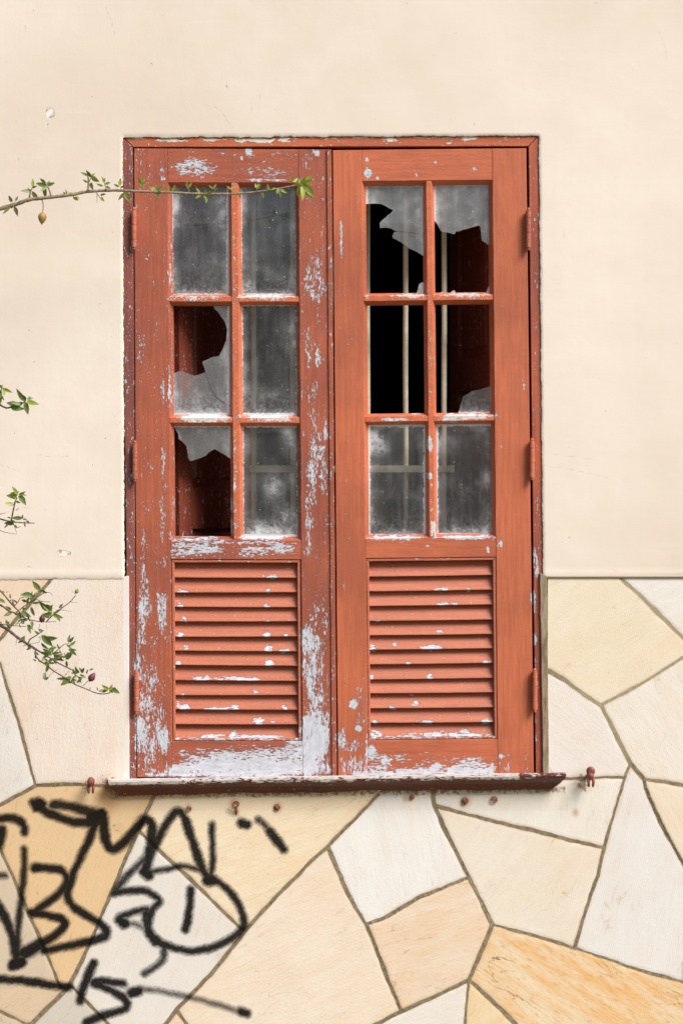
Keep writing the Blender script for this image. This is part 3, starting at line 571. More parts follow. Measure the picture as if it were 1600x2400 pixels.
mb = MB(); mb.add(V, F, 0, peel=np.array(pls)); mb.build('window_sill', M['sill'], win)

PANE_REFL = [(640,1135,20,34,.46),(655,1155,18,20,.25),(625,1236,46,17,.36),(665,1205,26,24,.44),(600,1248,22,10,.3),(605,630,16,7,.22),(583,672,15,20,.40),(515,500,16,70,.24),(500,615,26,30,.20),(410,480,10,45,.35),  # pale reflections in the panes, painted on as soft ellipses
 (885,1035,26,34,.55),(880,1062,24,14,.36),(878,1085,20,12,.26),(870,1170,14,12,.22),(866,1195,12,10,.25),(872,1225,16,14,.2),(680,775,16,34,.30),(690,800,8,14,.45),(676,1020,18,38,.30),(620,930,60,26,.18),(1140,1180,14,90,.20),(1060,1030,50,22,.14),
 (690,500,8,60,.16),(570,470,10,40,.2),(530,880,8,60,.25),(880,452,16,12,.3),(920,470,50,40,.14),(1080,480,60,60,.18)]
def leaf(side):
    if side == 'L':
        X = lambda x, y: x + .0070 * (y - 350) if x < 705 else (x + .0063 * (y - 425) if x < 712 else x + .0082 * (y - 350))
        Yk = lambda x, y: y + .002 * (x - 400) if y > 360 else 347.5 + (x - 315) * .006
        xs = dict(o0=315, s0=392, m0=542, m1=556, s1=700, o1=776.5); x0f = lambda y: 314.5 + .0045 * (y - 347)
        rowsy = [427, (696, 706), (979, 990), 1266]; mid = (1265, 1311); lou = (1318, 1735); rb = 1737
        vm, hm = M['lv'], M['lh']
        nm = 'left'
    else:
        X = lambda x, y: x + .0093 * (y - 350)
        Yk = lambda x, y: y - .0105 * (x - 846) - (0 if y > 360 else 0)
        xs = dict(o0=780, s0=846.5, m0=998, m1=1009, s1=1153.5, o1=1233); x0f = lambda y: 779.5 + .0085 * (y - 347)
        rowsy = [424, (694, 705), (977, 988), 1262]; mid = (1262.5, 1308.5); lou = (1315, 1733); rb = 1735
        vm, hm = M['rv'], M['rh']
        nm = 'right'
    Q = lambda x, y: (X(x, y), Yk(x, y))
    top, bot = 350, (1821.5 if side == 'L' else 1818.5)
    def Ty(x): return Yk(x, 350) + (1.2 if side == 'R' else 0)
    def By(x): return bot - (x - (315 if side == 'L' else 800)) * (.001 if side == 'L' else .010)
    cs = empty('casement', P((xs['o0'] + xs['o1']) / 2, bot, YLF), None, None); cs.parent = win; cs.location = Vector(P((xs['o0'] + xs['o1']) / 2, bot, YLF)) - win.location
    cs['label'] = {'L': 'heavily peeled left casement', 'R': 'cleaner orange right casement'}[side]
    TH = .038
    # stiles
    a0, b0 = x0f(top), xs['s0']
    mb = MB(); board(mb, [(x0f(347), Ty(a0)), (X(b0, 350), Ty(b0)), (X(b0, 1820), By(X(b0, 1820))), (x0f(1820), By(a0))], YLF, TH, (0, 10, 0, 0), .017, base=.15 if side == 'L' else .0); mb.build('stile', vm, cs)
    s1, o1 = xs['s1'], xs['o1']
    mb = MB(); board(mb, [(X(s1, 350), Ty(s1)), (X(o1, 350) if side == 'L' else 1232.5, Ty(o1)), (X(o1, 1820) if side == 'L' else 1250, By(X(o1, 1820))), (X(s1, 1820), By(X(s1, 1820)))], YLF, TH, (9, 0, 0, 0), .017, base=.18 if side == 'L' else .0); mb.build('stile', vm, cs)
    g_ = .9
    def rail(yt, yb, bev, name='rail', topw=None, botw=None):
        l, r = xs['s0'] + g_, xs['s1'] - g_
        c = [(X(l, yt), topw(l) if topw else Yk(l, yt)), (X(r, yt), topw(r) if topw else Yk(r, yt)), (X(r, yb), botw(X(r, yb)) if botw else Yk(r, yb)), (X(l, yb), botw(X(l, yb)) if botw else Yk(l, yb))]
        mb = MB(); board(mb, c, YLF + .0006, TH - .001, bev, .017, base=.12 if side == 'L' else .0); return mb.build(name, hm, cs)
    rail(350, rowsy[0], (0, 0, 0, 10), topw=Ty); rail(rowsy[3], mid[1], (0, 0, 9, 0)); rail(rb, bot, (0, 0, 0, 0), botw=By)
    # glazing bars: one upright, two cross bars
    mb = MB(); m0, m1 = xs['m0'], xs['m1']
    board(mb, [Q(m0, rowsy[0] + 1), Q(m1, rowsy[0] + 1), Q(m1, rowsy[3] - 1), Q(m0, rowsy[3] - 1)], YLF + .0012, TH - .003, (8, 8, 0, 0), .0165, step=4, base=.12 if side == 'L' else .04); mb.build('glazing_bar', M['mun'], cs)
    for yt, yb in rowsy[1:3]:
        for l, r in ((xs['s0'] + 2, m0 - .5), (m1 + .5, xs['s1'] - 2)):
            mb = MB(); board(mb, [Q(l, yt), Q(r, yt), Q(r, yb), Q(l, yb)], YLF + .002, TH - .005, (0, 0, 8, 8), .0155, step=4, base=.12 if side == 'L' else .04); mb.build('glazing_bar', M['mun'], cs)
    # louvre: bead frame and slats in one panel
    l, r = xs['s0'] + (4 if side == 'L' else 3), xs['s1'] - (4 if side == 'L' else 2); yt, yb = mid[1] + 1.2, rb - 1.5
    mb = MB()
    board(mb, [Q(l, yt), Q(r, yt), Q(r - 6, yt + 6), Q(l + 6, yt + 6)], YLF + .002, .02, base=.1)
    board(mb, [Q(l + 6, yb - 6), Q(r - 6, yb - 6), Q(r, yb), Q(l, yb)], YLF + .002, .02, base=.55)
    board(mb, [Q(l, yt), Q(l + 6, yt + 6), Q(l + 6, yb - 6), Q(l, yb)], YLF + .0022, .03, base=.15); board(mb, [Q(r - 6, yt + 6), Q(r, yt), Q(r, yb), Q(r - 6, yb - 6)], YLF + .0022, .03, base=.1)
    ns = 12; l2, r2 = l + 5, r - 5; h = (yb - 5 - yt - 7) / ns
    rr = random.Random(3 if side == 'L' else 4)
    for k in range(ns):
        yb_ = yt + 8 + h * (k + 1) + rr.uniform(-1, 1); yt_ = yb_ - h - 9
        pr = [(.028, 0.), (.0085, .92), (.0078, .97), (.0090, 1.0), (.0125, 1.0), (.034, .12)]; V = []; pv = []; n = 70
        tw = rr.uniform(-1.7, 1.7); tj = rr.uniform(-.0008, .0008)
        for i in range(n + 1):
            x = l2 + (r2 - l2) * i / n; bow = .8 * math.sin(i / n * math.pi) * rr.choice([1, 1]) + wob(x * .05, k, .35)
            for d_, f_ in pr:
                py = yt_ + (yb_ - yt_) * f_ + bow * .5 + tw * (i / n - .5); q = Q(x, py); V.append(P(q[0], q[1], YLF + d_ + tj)); pv.append((q[0], q[1]))
        m2 = len(pr); F = [(i*m2+q, i*m2+(q+1) % m2, (i+1)*m2+(q+1) % m2, (i+1)*m2+q) for i in range(n) for q in range(m2)]
        F += [tuple(range(m2))[::-1], tuple(n*m2+q for q in range(m2))]
        # finer face rows for the paint-loss map
        V = np.array(V).reshape(n + 1, m2, 3); pv = np.array(pv).reshape(n + 1, m2, 2)
        ex = np.linspace(0, 1, 8)[1:-1][:, None]; A, B = V[:, 0:1], V[:, 1:2]; Ap, Bp = pv[:, 0:1], pv[:, 1:2]
        V = np.concatenate([V[:, :1], A + (B - A) * ex, V[:, 1:]], 1); pv = np.concatenate([pv[:, :1], Ap + (Bp - Ap) * ex, pv[:, 1:]], 1); m2 = V.shape[1]
        F = [(i*m2+q, i*m2+(q+1) % m2, (i+1)*m2+(q+1) % m2, (i+1)*m2+q) for i in range(n) for q in range(m2)] + [tuple(range(m2))[::-1], tuple(n*m2+q for q in range(m2))]
        mb.add(V.reshape(-1, 3), F, 0, peel=peelf(pv[..., 0], pv[..., 1], .0, SLP).ravel())
    mb.build('louvre_panel', M['slat'], cs)
    if side == 'L':
        mb = MB(); board(mb, [(765.5, Ty(766) + .5), (776, Ty(776) + .5), (789, By(789)), (778, By(778))], YLF - .004, .02, (0, 0, 0, 0), base=.2); mb.build('meeting_bead', vm, cs)
    # glass
    YG = YLF + .0168
    A = .38265; a1 = lambda L, ox, oy: [(ox + x * A, oy + y * A) for x, y in L]
    cx = [((xs['s0'] + m0) / 2, ), ((m1 + xs['s1']) / 2, )]
    cyv = [(427 + 696) / 2 + 1, (706 + 979) / 2, (990 + 1266) / 2 - 1]
    if side == 'L':
        SH = {(0, 1): [a1([(655,1143),(662,1160),(690,1190),(725,1240),(738,1290),(733,1350),(715,1395),(690,1447),(640,1457),(585,1487),(598,1520),(607,1552),(622,1600),(640,1650),(668,1695),(742,1752),(760,1752),(760,1143)],250,280),
                           a1([(606,241),(560,258),(540,262),(500,250),(478,240),(455,232),(425,243),(385,258),(385,510),(765,510),(765,452),(742,446),(690,412),(668,388),(640,340),(620,290)],250,780)],
              (0, 2): [a1([(408,565),(418,584),(440,622),(443,652),(470,672),(490,697),(496,735),(500,770),(515,787),(560,772),(605,755),(630,730),(660,712),(680,722),(745,763),(765,775),(765,565)],250,780)]}
        clear = {}
    else:
        SH = {(0, 0): [a1([(262,395),(262,516),(275,518),(345,515),(375,518),(400,530),(425,545),(448,555),(430,575),(400,600),(365,632),(366,665),(400,662),(430,666),(455,680),(475,686),(540,690),(619,700),(640,700),(640,395)],750,280),
                           a1([(476,687),(452,690),(443,708),(443,726),(470,738),(500,755),(525,775),(550,792),(590,810),(620,829),(640,840),(640,700)],750,280), a1([(585,1075),(598,1040),(605,1008),(622,998),(635,1000),(635,1075)],750,280)],
              (1, 0): [a1([(680,395),(680,585),(695,605),(715,640),(740,685),(780,692),(820,703),(835,684),(850,686),(870,676),(900,670),(965,650),(980,655),(985,700),(990,742),(1010,755),(1030,770),(1050,780),(1050,395)],750,280),
                       a1([(790,1075),(805,1052),(820,1045),(840,1075)],750,280), a1([(1010,1075),(1033,1018),(1055,1010),(1055,1075)],750,280), a1([(690,1075),(700,1066),(752,1053),(752,1075)],750,280)],
              (0, 1): [], (1, 1): [a1([(845,505),(856,460),(866,420),(873,390),(912,370),(925,357),(945,353),(985,345),(1040,326),(1060,320),(1060,505)],750,780)]}
    for ci in (0, 1):
        for ri in (0, 1, 2):
            ccx, ccy = X(cx[ci][0], cyv[ri]), cyv[ri] + (0 if side == 'L' else -.0105 * (cx[ci][0] - 846))
            full = [(ccx - 72, ccy - 133), (ccx - 72, ccy + 133), (ccx + 72, ccy + 133), (ccx + 72, ccy - 133)]
            lst = SH.get((ci, ri), [full])
            for qn, poly in enumerate(lst):
                bm = bmesh.new(); refl_lay = bm.verts.layers.float.new('pane_refl'); yq = YG + (.0005 if qn == 1 else 0)
                pp = poly
                if poly is not full:       # break up the long straight fracture lines
                    pp = []
                    for q in range(len(poly)):
                        a, b = np.array(poly[q]), np.array(poly[(q + 1) % len(poly)]); L = np.linalg.norm(b - a); kk = max(1, int(L / 7))
                        for t_ in range(kk):
                            j_ = rng.normal(0, .55, 2) if t_ else (0, 0); pp.append(tuple(a + (b - a) * t_ / kk + j_))
                vs = [bm.verts.new(P(x, y, yq)) for x, y in pp]; f = bm.faces.new(vs); f.material_index = 0
                if poly is not full:
                    for f_ in bmesh.ops.inset_region(bm, faces=[f], thickness=.0016, use_even_offset=False)['faces']: f_.material_index = 2
                ret = bmesh.ops.extrude_face_region(bm, geom=list(bm.faces)); nv = [e for e in ret['geom'] if isinstance(e, bmesh.types.BMVert)]
                for v_ in nv: v_.co.y += .0016
                if poly is full: bmesh.ops.subdivide_edges(bm, edges=list(bm.edges), cuts=22, use_grid_fill=True)
                bmesh.ops.recalc_face_normals(bm, faces=bm.faces)
                for f_ in bm.faces:
                    if abs(f_.normal.y) < .5: f_.material_index = 2
                # one dusty skin (front), the back stays clear glass
                bmesh.ops.delete(bm, geom=[f_ for f_ in bm.faces if abs(f_.normal.y) >= .5 and f_.calc_center_median().y > yq + .0008], context='FACES_ONLY')
                me = bpy.data.meshes.new('pane'); off = wloc(cs)
                for v_ in bm.verts:
                    qx, qy = v_.co.x * 1000 * D / (D + v_.co.y) + 800, 1200 - (v_.co.z - 1.6) * 1000 * D / (D + v_.co.y)
                    v_[refl_lay] = max(e[4] * math.exp(-((qx - e[0]) / e[2]) ** 2 - ((qy - e[1]) / e[3]) ** 2) for e in PANE_REFL)
                at = [((v_.co.x * 1000 * D / (D + v_.co.y) + 800 - ccx), ((1.6 - v_.co.z) * -1000 * D / (D + v_.co.y) - 1200 + ccy), 0) for v_ in bm.verts]
                for v_ in bm.verts: v_.co -= off
                bm.to_mesh(me); bm.free()
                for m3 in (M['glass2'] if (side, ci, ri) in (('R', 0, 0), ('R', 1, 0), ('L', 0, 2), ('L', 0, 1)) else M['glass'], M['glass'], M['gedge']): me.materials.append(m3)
                aa = me.attributes.new('pane', 'FLOAT_VECTOR', 'POINT'); aa.data.foreach_set('vector', np.array(at).ravel())
                po = bpy.data.objects.new('pane' if lst is not SH.get((ci, ri)) else 'broken_pane', me); COL.objects.link(po); po.parent = cs
    # hinges
    for hy0, hy1, hx in (((486, 586, 314.5), (1033, 1129, 316.5), (1573, 1673, 320)) if side == 'L' else ((487, 587, 1237.5), (1027, 1126, 1246), (1567, 1669, 1252.5))):
        mb = MB(); bx = P(hx, hy1, -.0065); H = (hy1 - hy0) * .001; r = .0056; pr = [(-.0005, .001), (.001, .0035), (.004, .0042), (.006, .003), (.0065, r)]
        for q in range(1, 5): zq = .0065 + (H - .013) * q / 5; pr += [(zq - .0006, r * (1 + .06 * (q % 2))), (zq - .0003, r * .8), (zq + .0003, r * .8), (zq + .0006, r * (1 - .05 * (q % 2)))]
        pr += [(H - .0065, r), (H - .006, .003), (H - .004, .0042), (H - .001, .0035), (H + .0005, .001)]
        lathe(mb, bx, pr, 14); box(mb, (bx[0] - .0035, -.002, bx[2] + .006), (bx[0] + .0035, .02, bx[2] + H - .006))
        mb.a = {}; mb.add([(0, 9, 0)] * 0, [], 0); o = mb.build('hinge', M['hinge'], cs, smooth=False)
        at = o.data.attributes.new('peel', 'FLOAT', 'POINT'); at.data.foreach_set('value', [.2] * len(o.data.vertices))
leaf('L'); leaf('R')

# ---------------------------------------------------------------- security grille and inner shutters
YB = .125
gr = empty('window_grille', P(825, 1815, YB), 'cream painted iron security bars with one flat crossbar behind the broken panes', 'window grille')
def cyl(mb, x, y, z0, z1, r, n=12): lathe(mb, (x, y, z0), [(0, r), (z1 - z0, r)], n)
for px in (595, 686, 774, 861, 950, 1040):
    mb = MB(); x, _, _ = P(px, 0, YB); pts = [(x + .0006 * math.sin(q * 1.3 + px), YB, .95 + 1.65 * q / 12) for q in range(13)]; tube(mb, pts, .0066, 10); o = mb.build('grille_bar', M['grille'], gr, smooth=True)
mb = MB(); a = P(586, 1107, YB - .010); b = P(1064, 1091, YB - .010); box(mb, (a[0], YB - .012, a[2]), (b[0], YB - .0062, b[2])); mb.build('grille_crossbar', M['grille'], gr)

def shutter(px0, y0, px1, y1, label, flip):
    p0 = Vector(P(px0, 1200, y0)); p1 = Vector(P(px1, 1200, y1)); u = p1 - p0; u.z = 0; Wd = u.length; u.normalize()
    nrm = Vector((-u.y, u.x, 0)); nrm = nrm if nrm.y < 0 else -nrm
    r = empty('inner_shutter', (p0.x, p0.y, .98), label, 'shutter')
    def slab(mb, s0, s1, z0, z1, t0, t1, ch=0.):   # s along width, t depth towards the viewer
        pts = []
        for tt, e in ((t0, 0), (t1, ch)):
            for s, z in ((s0 + e, z0 + e), (s1 - e, z0 + e), (s1 - e, z1 - e), (s0 + e, z1 - e)):
                q = p0 + u * s + nrm * tt; pts.append((q.x, q.y, z))
        mb.add(pts, [(0,1,2,3),(7,6,5,4),(0,4,5,1),(1,5,6,2),(2,6,7,3),(3,7,4,0)], 0, peel=np.full(8, .12))
    zb, zt, sw = .98, 2.5, .055
    for s0, s1 in ((0, sw), (Wd - sw, Wd)): mb = MB(); slab(mb, s0, s1, zb, zt, -.014, .014); mb.build('stile', M['inner'], r)
    for z0, z1 in ((zb, 1.20), (1.56, 1.66) if not flip else (1.9, 1.98), (zt - .09, zt)): mb = MB(); slab(mb, sw, Wd - sw, z0, z1, -.013, .013); mb.build('rail', M['inner'], r)
    e = [zb + .20, 1.56, 1.66, zt - .09] if not flip else [zb + .20, 1.9, 1.98, zt - .09]
    for z0, z1 in ((e[0] + .02, e[1]), (e[2], e[3])):
        mb = MB(); slab(mb, sw, Wd - sw, z0, z1, -.008, .002); slab(mb, sw + .018, Wd - sw - .018, z0 + .02, z1 - .02, .002, .008, .006); mb.build('panel', M['inner'], r)
    mb = MB(); slab(mb, sw, Wd - sw, e[0], e[0] + .02, -.008, .02, .006); mb.build('moulding', M['inner'], r)
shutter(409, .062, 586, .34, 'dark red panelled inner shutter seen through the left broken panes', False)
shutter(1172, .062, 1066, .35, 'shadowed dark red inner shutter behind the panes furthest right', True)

# ---------------------------------------------------------------- shutter holdbacks and rusty fixings on the wall
def holdback(px, py, label, knob):
    x, _, z = P(px, py, -.02); r = empty('shutter_holdback', (x, -.02, z), label, 'holdback', 'shutter holdbacks beside the sill')
    mb = MB(); tube(mb, [(x, .01, z + .004), (x, -.022, z + .004)], .005, 10); mb.build('pin', M['dog'], r)
    mb = MB()
    if knob:
        for i in range(9):
            pass
        lathe(mb, (x, -.034, z + .016), [(0, .004), (.001, .0085), (.004, .0102), (.009, .0102), (.012, .0085), (.013, .004)], 18, axis='y')
        tube(mb, [(x, -.028, z + .012), (x, -.030, z - .004)], [.0075, .0068], 12)
    else:
        tube(mb, [(x, -.030, z + .017), (x, -.030, z + .014), (x, -.031, z + .008), (x, -.031, z - .003)], [.003, .0068, .0088, .0078], 12)
    mb.build('clip_body', M['dog'], r, smooth=True)
    for s in (-1, 1):
        mb = MB(); tube(mb, [(x + s * .0045, -.030, z + .002), (x + s * .0058, -.032, z - .008), (x + s * .0050, -.032, z - .017), (x + s * .0046, -.031, z - .0205)], [.0034, .0033, .0030, .0018], 8); mb.build('prong', M['dog'], r, smooth=True)
holdback(215, 1837, 'small peeling two pronged shutter clip left of the sill', False)
holdback(1382, 1822, 'small brown shutter clip with round knob right of the sill', True)
def ring(px, py, rr, label, tail=False):
    x, _, z = P(px, py, 0); mb = MB(); pts = [(x + math.cos(t) * rr, -.002, z + math.sin(t) * rr) for t in np.linspace(.2, 2 * math.pi + .1, 15)]
    tube(mb, pts, .0014, 6)
    tube(mb, [(x + rr*.9, .008, z), (x + rr*.95, -.002, z)], .0012, 6)
    if tail: tube(mb, [(x, 0, z - rr), (x + .001, .001, z - rr - .010), (x - .001, .002, z - rr - .020)], [.0022, .0032, .0012], 7)
    tag(mb.build('rusty_ring', M['rust'], None, smooth=True), label, 'ring', 'rusty rings left in the stone under the sill')
ring(554, 1884, .0062, 'rusty ring with a crumbly drip, close under the left half of the sill', True)
ring(443, 1895, .0050, 'faint thin rusty ring above the peak of the black graffiti')
ring(1157, 1874, .0064, 'orange rusty ring furthest right under the sill')
def stub(px, py, rr, label):
    x, _, z = P(px, py, 0); bm = bmesh.new(); bmesh.ops.create_icosphere(bm, subdivisions=3, radius=rr)
    for v_ in bm.verts: v_.co *= 1 + .22 * math.sin(v_.co.x * 900 + px) * math.cos(v_.co.z * 700); v_.co.y *= .9; v_.co += Vector((x, .001, z))
    me = bpy.data.meshes.new('rusty_stub'); bm.to_mesh(me); bm.free(); me.materials.append(M['rust'])
    o = bpy.data.objects.new('rusty_stub', me); COL.objects.link(o); tag(o, label, 'metal stub', 'rusty stubs left in the stone under the sill')
stub(650, 1892, .0075, 'dark rusty bolt stub right of the ring with a crumbly drip')
stub(1090, 1877, .0080, 'round orange rusty bolt stub left of the ring furthest right')
stub(966, 1868, .0055, 'small rusty bolt stub tight under the middle of the sill')

# ---------------------------------------------------------------- thorny branches reaching in from the left
def leafblade(mb, base, ang, L, wdt=.42, mat=0, tilt=None, curl=None):
    """pointed, folded, curling leaf; ang in photo degrees (0 right, 90 up)"""
    tilt = random.uniform(-.8, .8) if tilt is None else tilt; curl = random.uniform(-.9, .9) if curl is None else curl
    d = Vector((math.cos(ang), tilt * .8, math.sin(ang))).normalized()
    side = d.cross(Vector((random.uniform(-.4, .4), -1, random.uniform(-.4, .4)))).normalized(); up = side.cross(d).normalized()
    n = 6; V = []; F = []; p = Vector(base)
    cdir = Vector((d.z, 0, -d.x)) * curl
    for i in range(n + 1):
        t = i / n; wd = L * wdt * .5 * (math.sin(math.pi * min(1, t * .93 + .07)) ** .8) * (1 - t * .35) if 0 < i < n else L * .01
        c = p + d * L * t + cdir * L * t * t * .35; V += [tuple(c - side * wd + up * wd * .45), tuple(c), tuple(c + side * wd + up * wd * .45)]
    for i in range(n):
        for q in (0, 1): F.append((i*3+q, i*3+q+1, (i+1)*3+q+1, (i+1)*3+q))
    mb.add(V, F, mat)
def bud(mb, c, ang, L, mat, papery=False):
    d = Vector((math.cos(ang), 0, math.sin(ang))); s = d.cross(Vector((0, 1, 0)))
    for q in range(3):
        V = []; F = []; an = q * 2 * math.pi / 3 + .4
        for i in range(7):
            t = i / 6; w_ = L * .33 * math.sin(math.pi * min(1, t ** .8 * .96 + .03))
            for j in range(5):
                a2 = an + (j / 4 - .5) * 2.3; pp = Vector(c) + d * L * t + (s * math.cos(a2) + Vector((0, 1, 0)) * math.sin(a2)) * w_; V.append(tuple(pp))
        for i in range(6):
            for j in range(4): F.append((i*5+j, i*5+j+1, (i+1)*5+j+1, (i+1)*5+j))
        mb.add(V, F, mat)

def branch(name, label, y0, stems, leaves, buds, root, matstem='bark', matleaf=('leafd', 'leafy'), extend=True, dy=0.):
    """stems: [(pts px, r0, r1)], leaves: [(px, py, angle, len px, yellow 0..1)]"""
    depth = lambda px: y0 + dy * px
    r = empty('thorny_branch', P(stems[0][0][0][0], stems[0][0][0][1], y0), label, 'branch', 'thorny leafy branches reaching in from the left')
    k = lambda px: (D + depth(px)) / D * .001
    mb = MB(); thorn = MB()
    for si, (pts, r0, r1) in enumerate(stems):
        sm = crom(pts, 6); P3 = [Vector(P(q[0], q[1], depth(q[0]) + (.004 * math.sin(si * 2 + i * .2)))) for i, q in enumerate(sm)]
        rad = [1.2 * ((r0 + (r1 - r0) * i / (len(P3) - 1)) * (1 + .10 * math.sin(i * 1.9))) * k(0) for i in range(len(P3))]
        if si == 0 and root:
            a = P3[0]; e = [Vector(root) * (1 - t) + a * t + Vector((-.16, -.05, .35)) * math.sin(math.pi * t) * .8 for t in np.linspace(0, 1, 14)[:-1]]
            rad = list(np.linspace(.011, rad[0], 14)[:-1]) + rad; P3 = e + P3
        tube(mb, P3, rad, 8)
    mb.build('stem', M[matstem], r, smooth=True)
    lm = MB()
    for px, py, an, L, yl in leaves:
        leafblade(lm, P(px, py, depth(px) - .002), R(an), L * 1.3 * k(px), random.uniform(.36, .56), 1 if random.random() < yl else 0)
    if lm.n: lm.build('foliage', [M[m] for m in matleaf], r, smooth=True)
    for px, py, an, L, mt, nm in buds:
        bm_ = MB(); bud(bm_, P(px, py, depth(px)), R(an), L * k(px), 0); bm_.build(nm, M[mt], r, smooth=True)
    return r
# upper long branch --------------------------------------------------------
st = [([(-60,516),(0,490),(41,478),(70,468),(121,462),(170,456),(206,449),(267,446),(313,448),(378,450),(465,454),(550,454),(598,450),(647,443),(705,432)], 4.2, 1.5),
 ([(70,468),(71,455),(76,440)],2.2,1.),([(121,462),(116,445),(108,432)],2.,1.),([(206,449),(208,425),(205,404),(203,400)],2.2,.6),([(208,430),(214,416)],.9,.6),([(99,466),(102,480),(101,496)],1.6,.6),([(250,446),(246,432),(243,425)],.9,.5),
 ([(285,446),(282,436)],.9,.5),([(225,450),(233,460),(238,470)],.8,.5),([(228,450),(228,476)],.8,.3),([(332,447),(331,425)],1.,.7),([(30,480),(38,495)],.8,.4),([(443,452),(442,438)],.8,.5),([(472,455),(473,470)],.5,.3),([(505,452),(502,440)],.8,.5),([(545,452),(541,442)],.8,.5),
 ([(602,450),(603,440)],.8,.5),([(685,436),(686,425)],.8,.5)]
lv = [(76,440,75,17,.2),(76,440,10,12,.3),(72,450,170,18,.0),(76,448,290,20,.0),(74,450,140,10,.1),(108,432,120,15,.3),(110,436,170,20,.1),(112,436,20,16,.2),(108,440,250,20,.1),(110,438,230,16,.1),(110,434,60,10,.3),
 (30,474,125,14,.2),(36,472,60,12,.3),(40,478,20,12,.2),(26,480,245,22,.1),(34,484,300,18,.3),(36,480,200,12,.2),(158,456,100,10,.6),(156,456,150,10,.5),(160,456,40,10,.5),(157,457,220,8,.5),(172,460,300,12,.5),(176,462,330,12,.4),(180,458,290,10,.6),
 (214,416,110,16,.3),(214,416,345,22,.4),(214,415,60,10,.5),(208,412,170,16,.1),(207,428,165,12,.2),(213,428,290,16,.0),(246,430,120,14,.5),(246,432,20,12,.5),(243,436,175,14,.3),(248,438,340,12,.4),(244,428,80,9,.6),
 (282,436,100,14,.4),(280,438,160,14,.3),(284,440,30,8,.5),(238,460,60,8,.5),(237,462,300,12,.5),(236,458,20,12,.5),(290,452,250,16,.8),(294,452,290,20,.8),(298,452,300,12,.8),
 (331,430,120,14,.8),(331,430,60,12,.8),(332,438,90,12,.8),(331,432,20,10,.8),(362,448,60,14,.8),(368,446,20,18,.9),(366,448,120,12,.9),(370,450,290,12,.9),(362,452,320,14,.9),(374,448,0,12,.9),(360,446,160,10,.9),
 (403,450,120,14,.8),(405,448,60,14,.9),(408,448,20,9,.9),(442,440,130,12,.9),(442,440,50,12,.9),(442,444,90,14,.9),(470,454,120,14,.9),(472,456,200,13,.9),(476,454,40,10,.9),(478,458,320,12,.9),(484,460,280,14,.9),(488,456,10,14,.9),(486,456,60,10,.9),
 (502,442,150,12,.9),(502,442,70,12,.9),(504,446,30,8,.9),(420,458,280,8,.9),(541,444,130,10,.9),(541,444,60,8,.9),(560,452,100,8,.9),(560,454,300,9,.9),(603,442,120,12,.9),(603,442,30,10,.9),(603,444,80,12,.9),(615,450,290,12,.9),
 (632,446,100,14,.9),(634,444,140,12,.9),(636,444,30,9,.9),(655,442,210,12,.9),(656,442,280,16,.9),(658,442,310,14,.9),(654,442,250,14,.9),(686,426,110,12,1),(686,426,30,14,1),(690,430,350,16,1),(684,428,150,9,1),
 (704,432,60,18,.9),(706,432,100,14,.8),(708,432,20,20,.9),(708,432,340,24,.9),(706,434,290,28,.9),(710,434,310,30,.7),(704,434,260,22,.9),(712,430,40,20,.9),(716,434,300,26,.6)]
branch('b', 'long thin branch with young yellow green leaves crossing the top of the left panes', -.26, st, lv, [(101, 496, -95, 31, 'dry', 'dry_bract')], (-1.9, -.35, .0), 'bark2', dy=.00018)
# short tuft at mid left ---------------------------------------------------
st = [([(-70,962),(-20,948),(0,949),(10,954),(20,956),(33,951),(48,947),(58,942),(62,932)], 2.4, 1.0),([(0,949),(-2,930),(3,915),(6,908)],1.6,.8),([(14,954),(16,960)],.8,.3)]
lv = [(62,940,140,28,.1),(62,936,120,12,.5),(63,940,335,26,.2),(60,942,285,24,.0),(56,944,195,26,.0),(44,950,160,22,.0),(36,952,100,12,.3),(26,954,335,24,.0),(66,938,60,10,.6),(64,936,20,12,.4),(50,948,180,20,.0),
 (6,910,130,12,.3),(6,910,340,20,.1),(6,912,290,14,.1),(4,920,240,16,.0),(2,926,310,12,.0),(0,940,120,20,.0),(2,948,110,26,.0),(6,908,80,6,.8),(-2,930,60,16,0),(2,944,140,16,0)]
branch('b', 'short dark green leafy tip entering at the left edge, middle height', -.24, st, lv, [], (-2.1, -.45, 0))
# upright twig ---------------------------------------------------------------
st = [([(-70,1200),(-20,1210),(0,1216),(25,1222),(50,1225),(82,1226)], 2.2, .9),([(27,1222),(31,1200),(36,1178),(41,1166)],1.7,1.),([(0,1205),(14,1202)],.7,.4),([(30,1224),(38,1236),(50,1234)],.9,.4),([(33,1228),(40,1250)],.7,.3),([(0,1243),(15,1248),(40,1252)],.8,.3),([(55,1225),(67,1220)],.7,.3),([(38,1196),(46,1190)],.6,.3)]
lv = [(42,1160,115,20,.2),(42,1162,155,18,.1),(40,1164,170,20,.2),(44,1160,20,16,.2),(45,1162,320,22,.1),(43,1164,0,14,.3),(40,1168,135,14,.2),(46,1158,340,14,.0),(40,1158,60,8,.1),(38,1176,355,12,.1),(33,1184,165,16,.1),(34,1184,80,8,0),(37,1170,140,12,.2),
 (26,1215,150,8,0),(28,1220,340,10,0),(52,1216,160,18,.1),(52,1216,70,9,.1),(54,1216,340,8,.1),(34,1228,165,20,.0),(22,1228,215,12,.2),(36,1230,300,8,0),(58,1226,290,8,.1),(70,1224,160,9,.1)]
branch('b', 'small upright twig with leaf whorl at the left edge above the stone base', -.24, st, lv, [], (-2.0, -.55, 0))
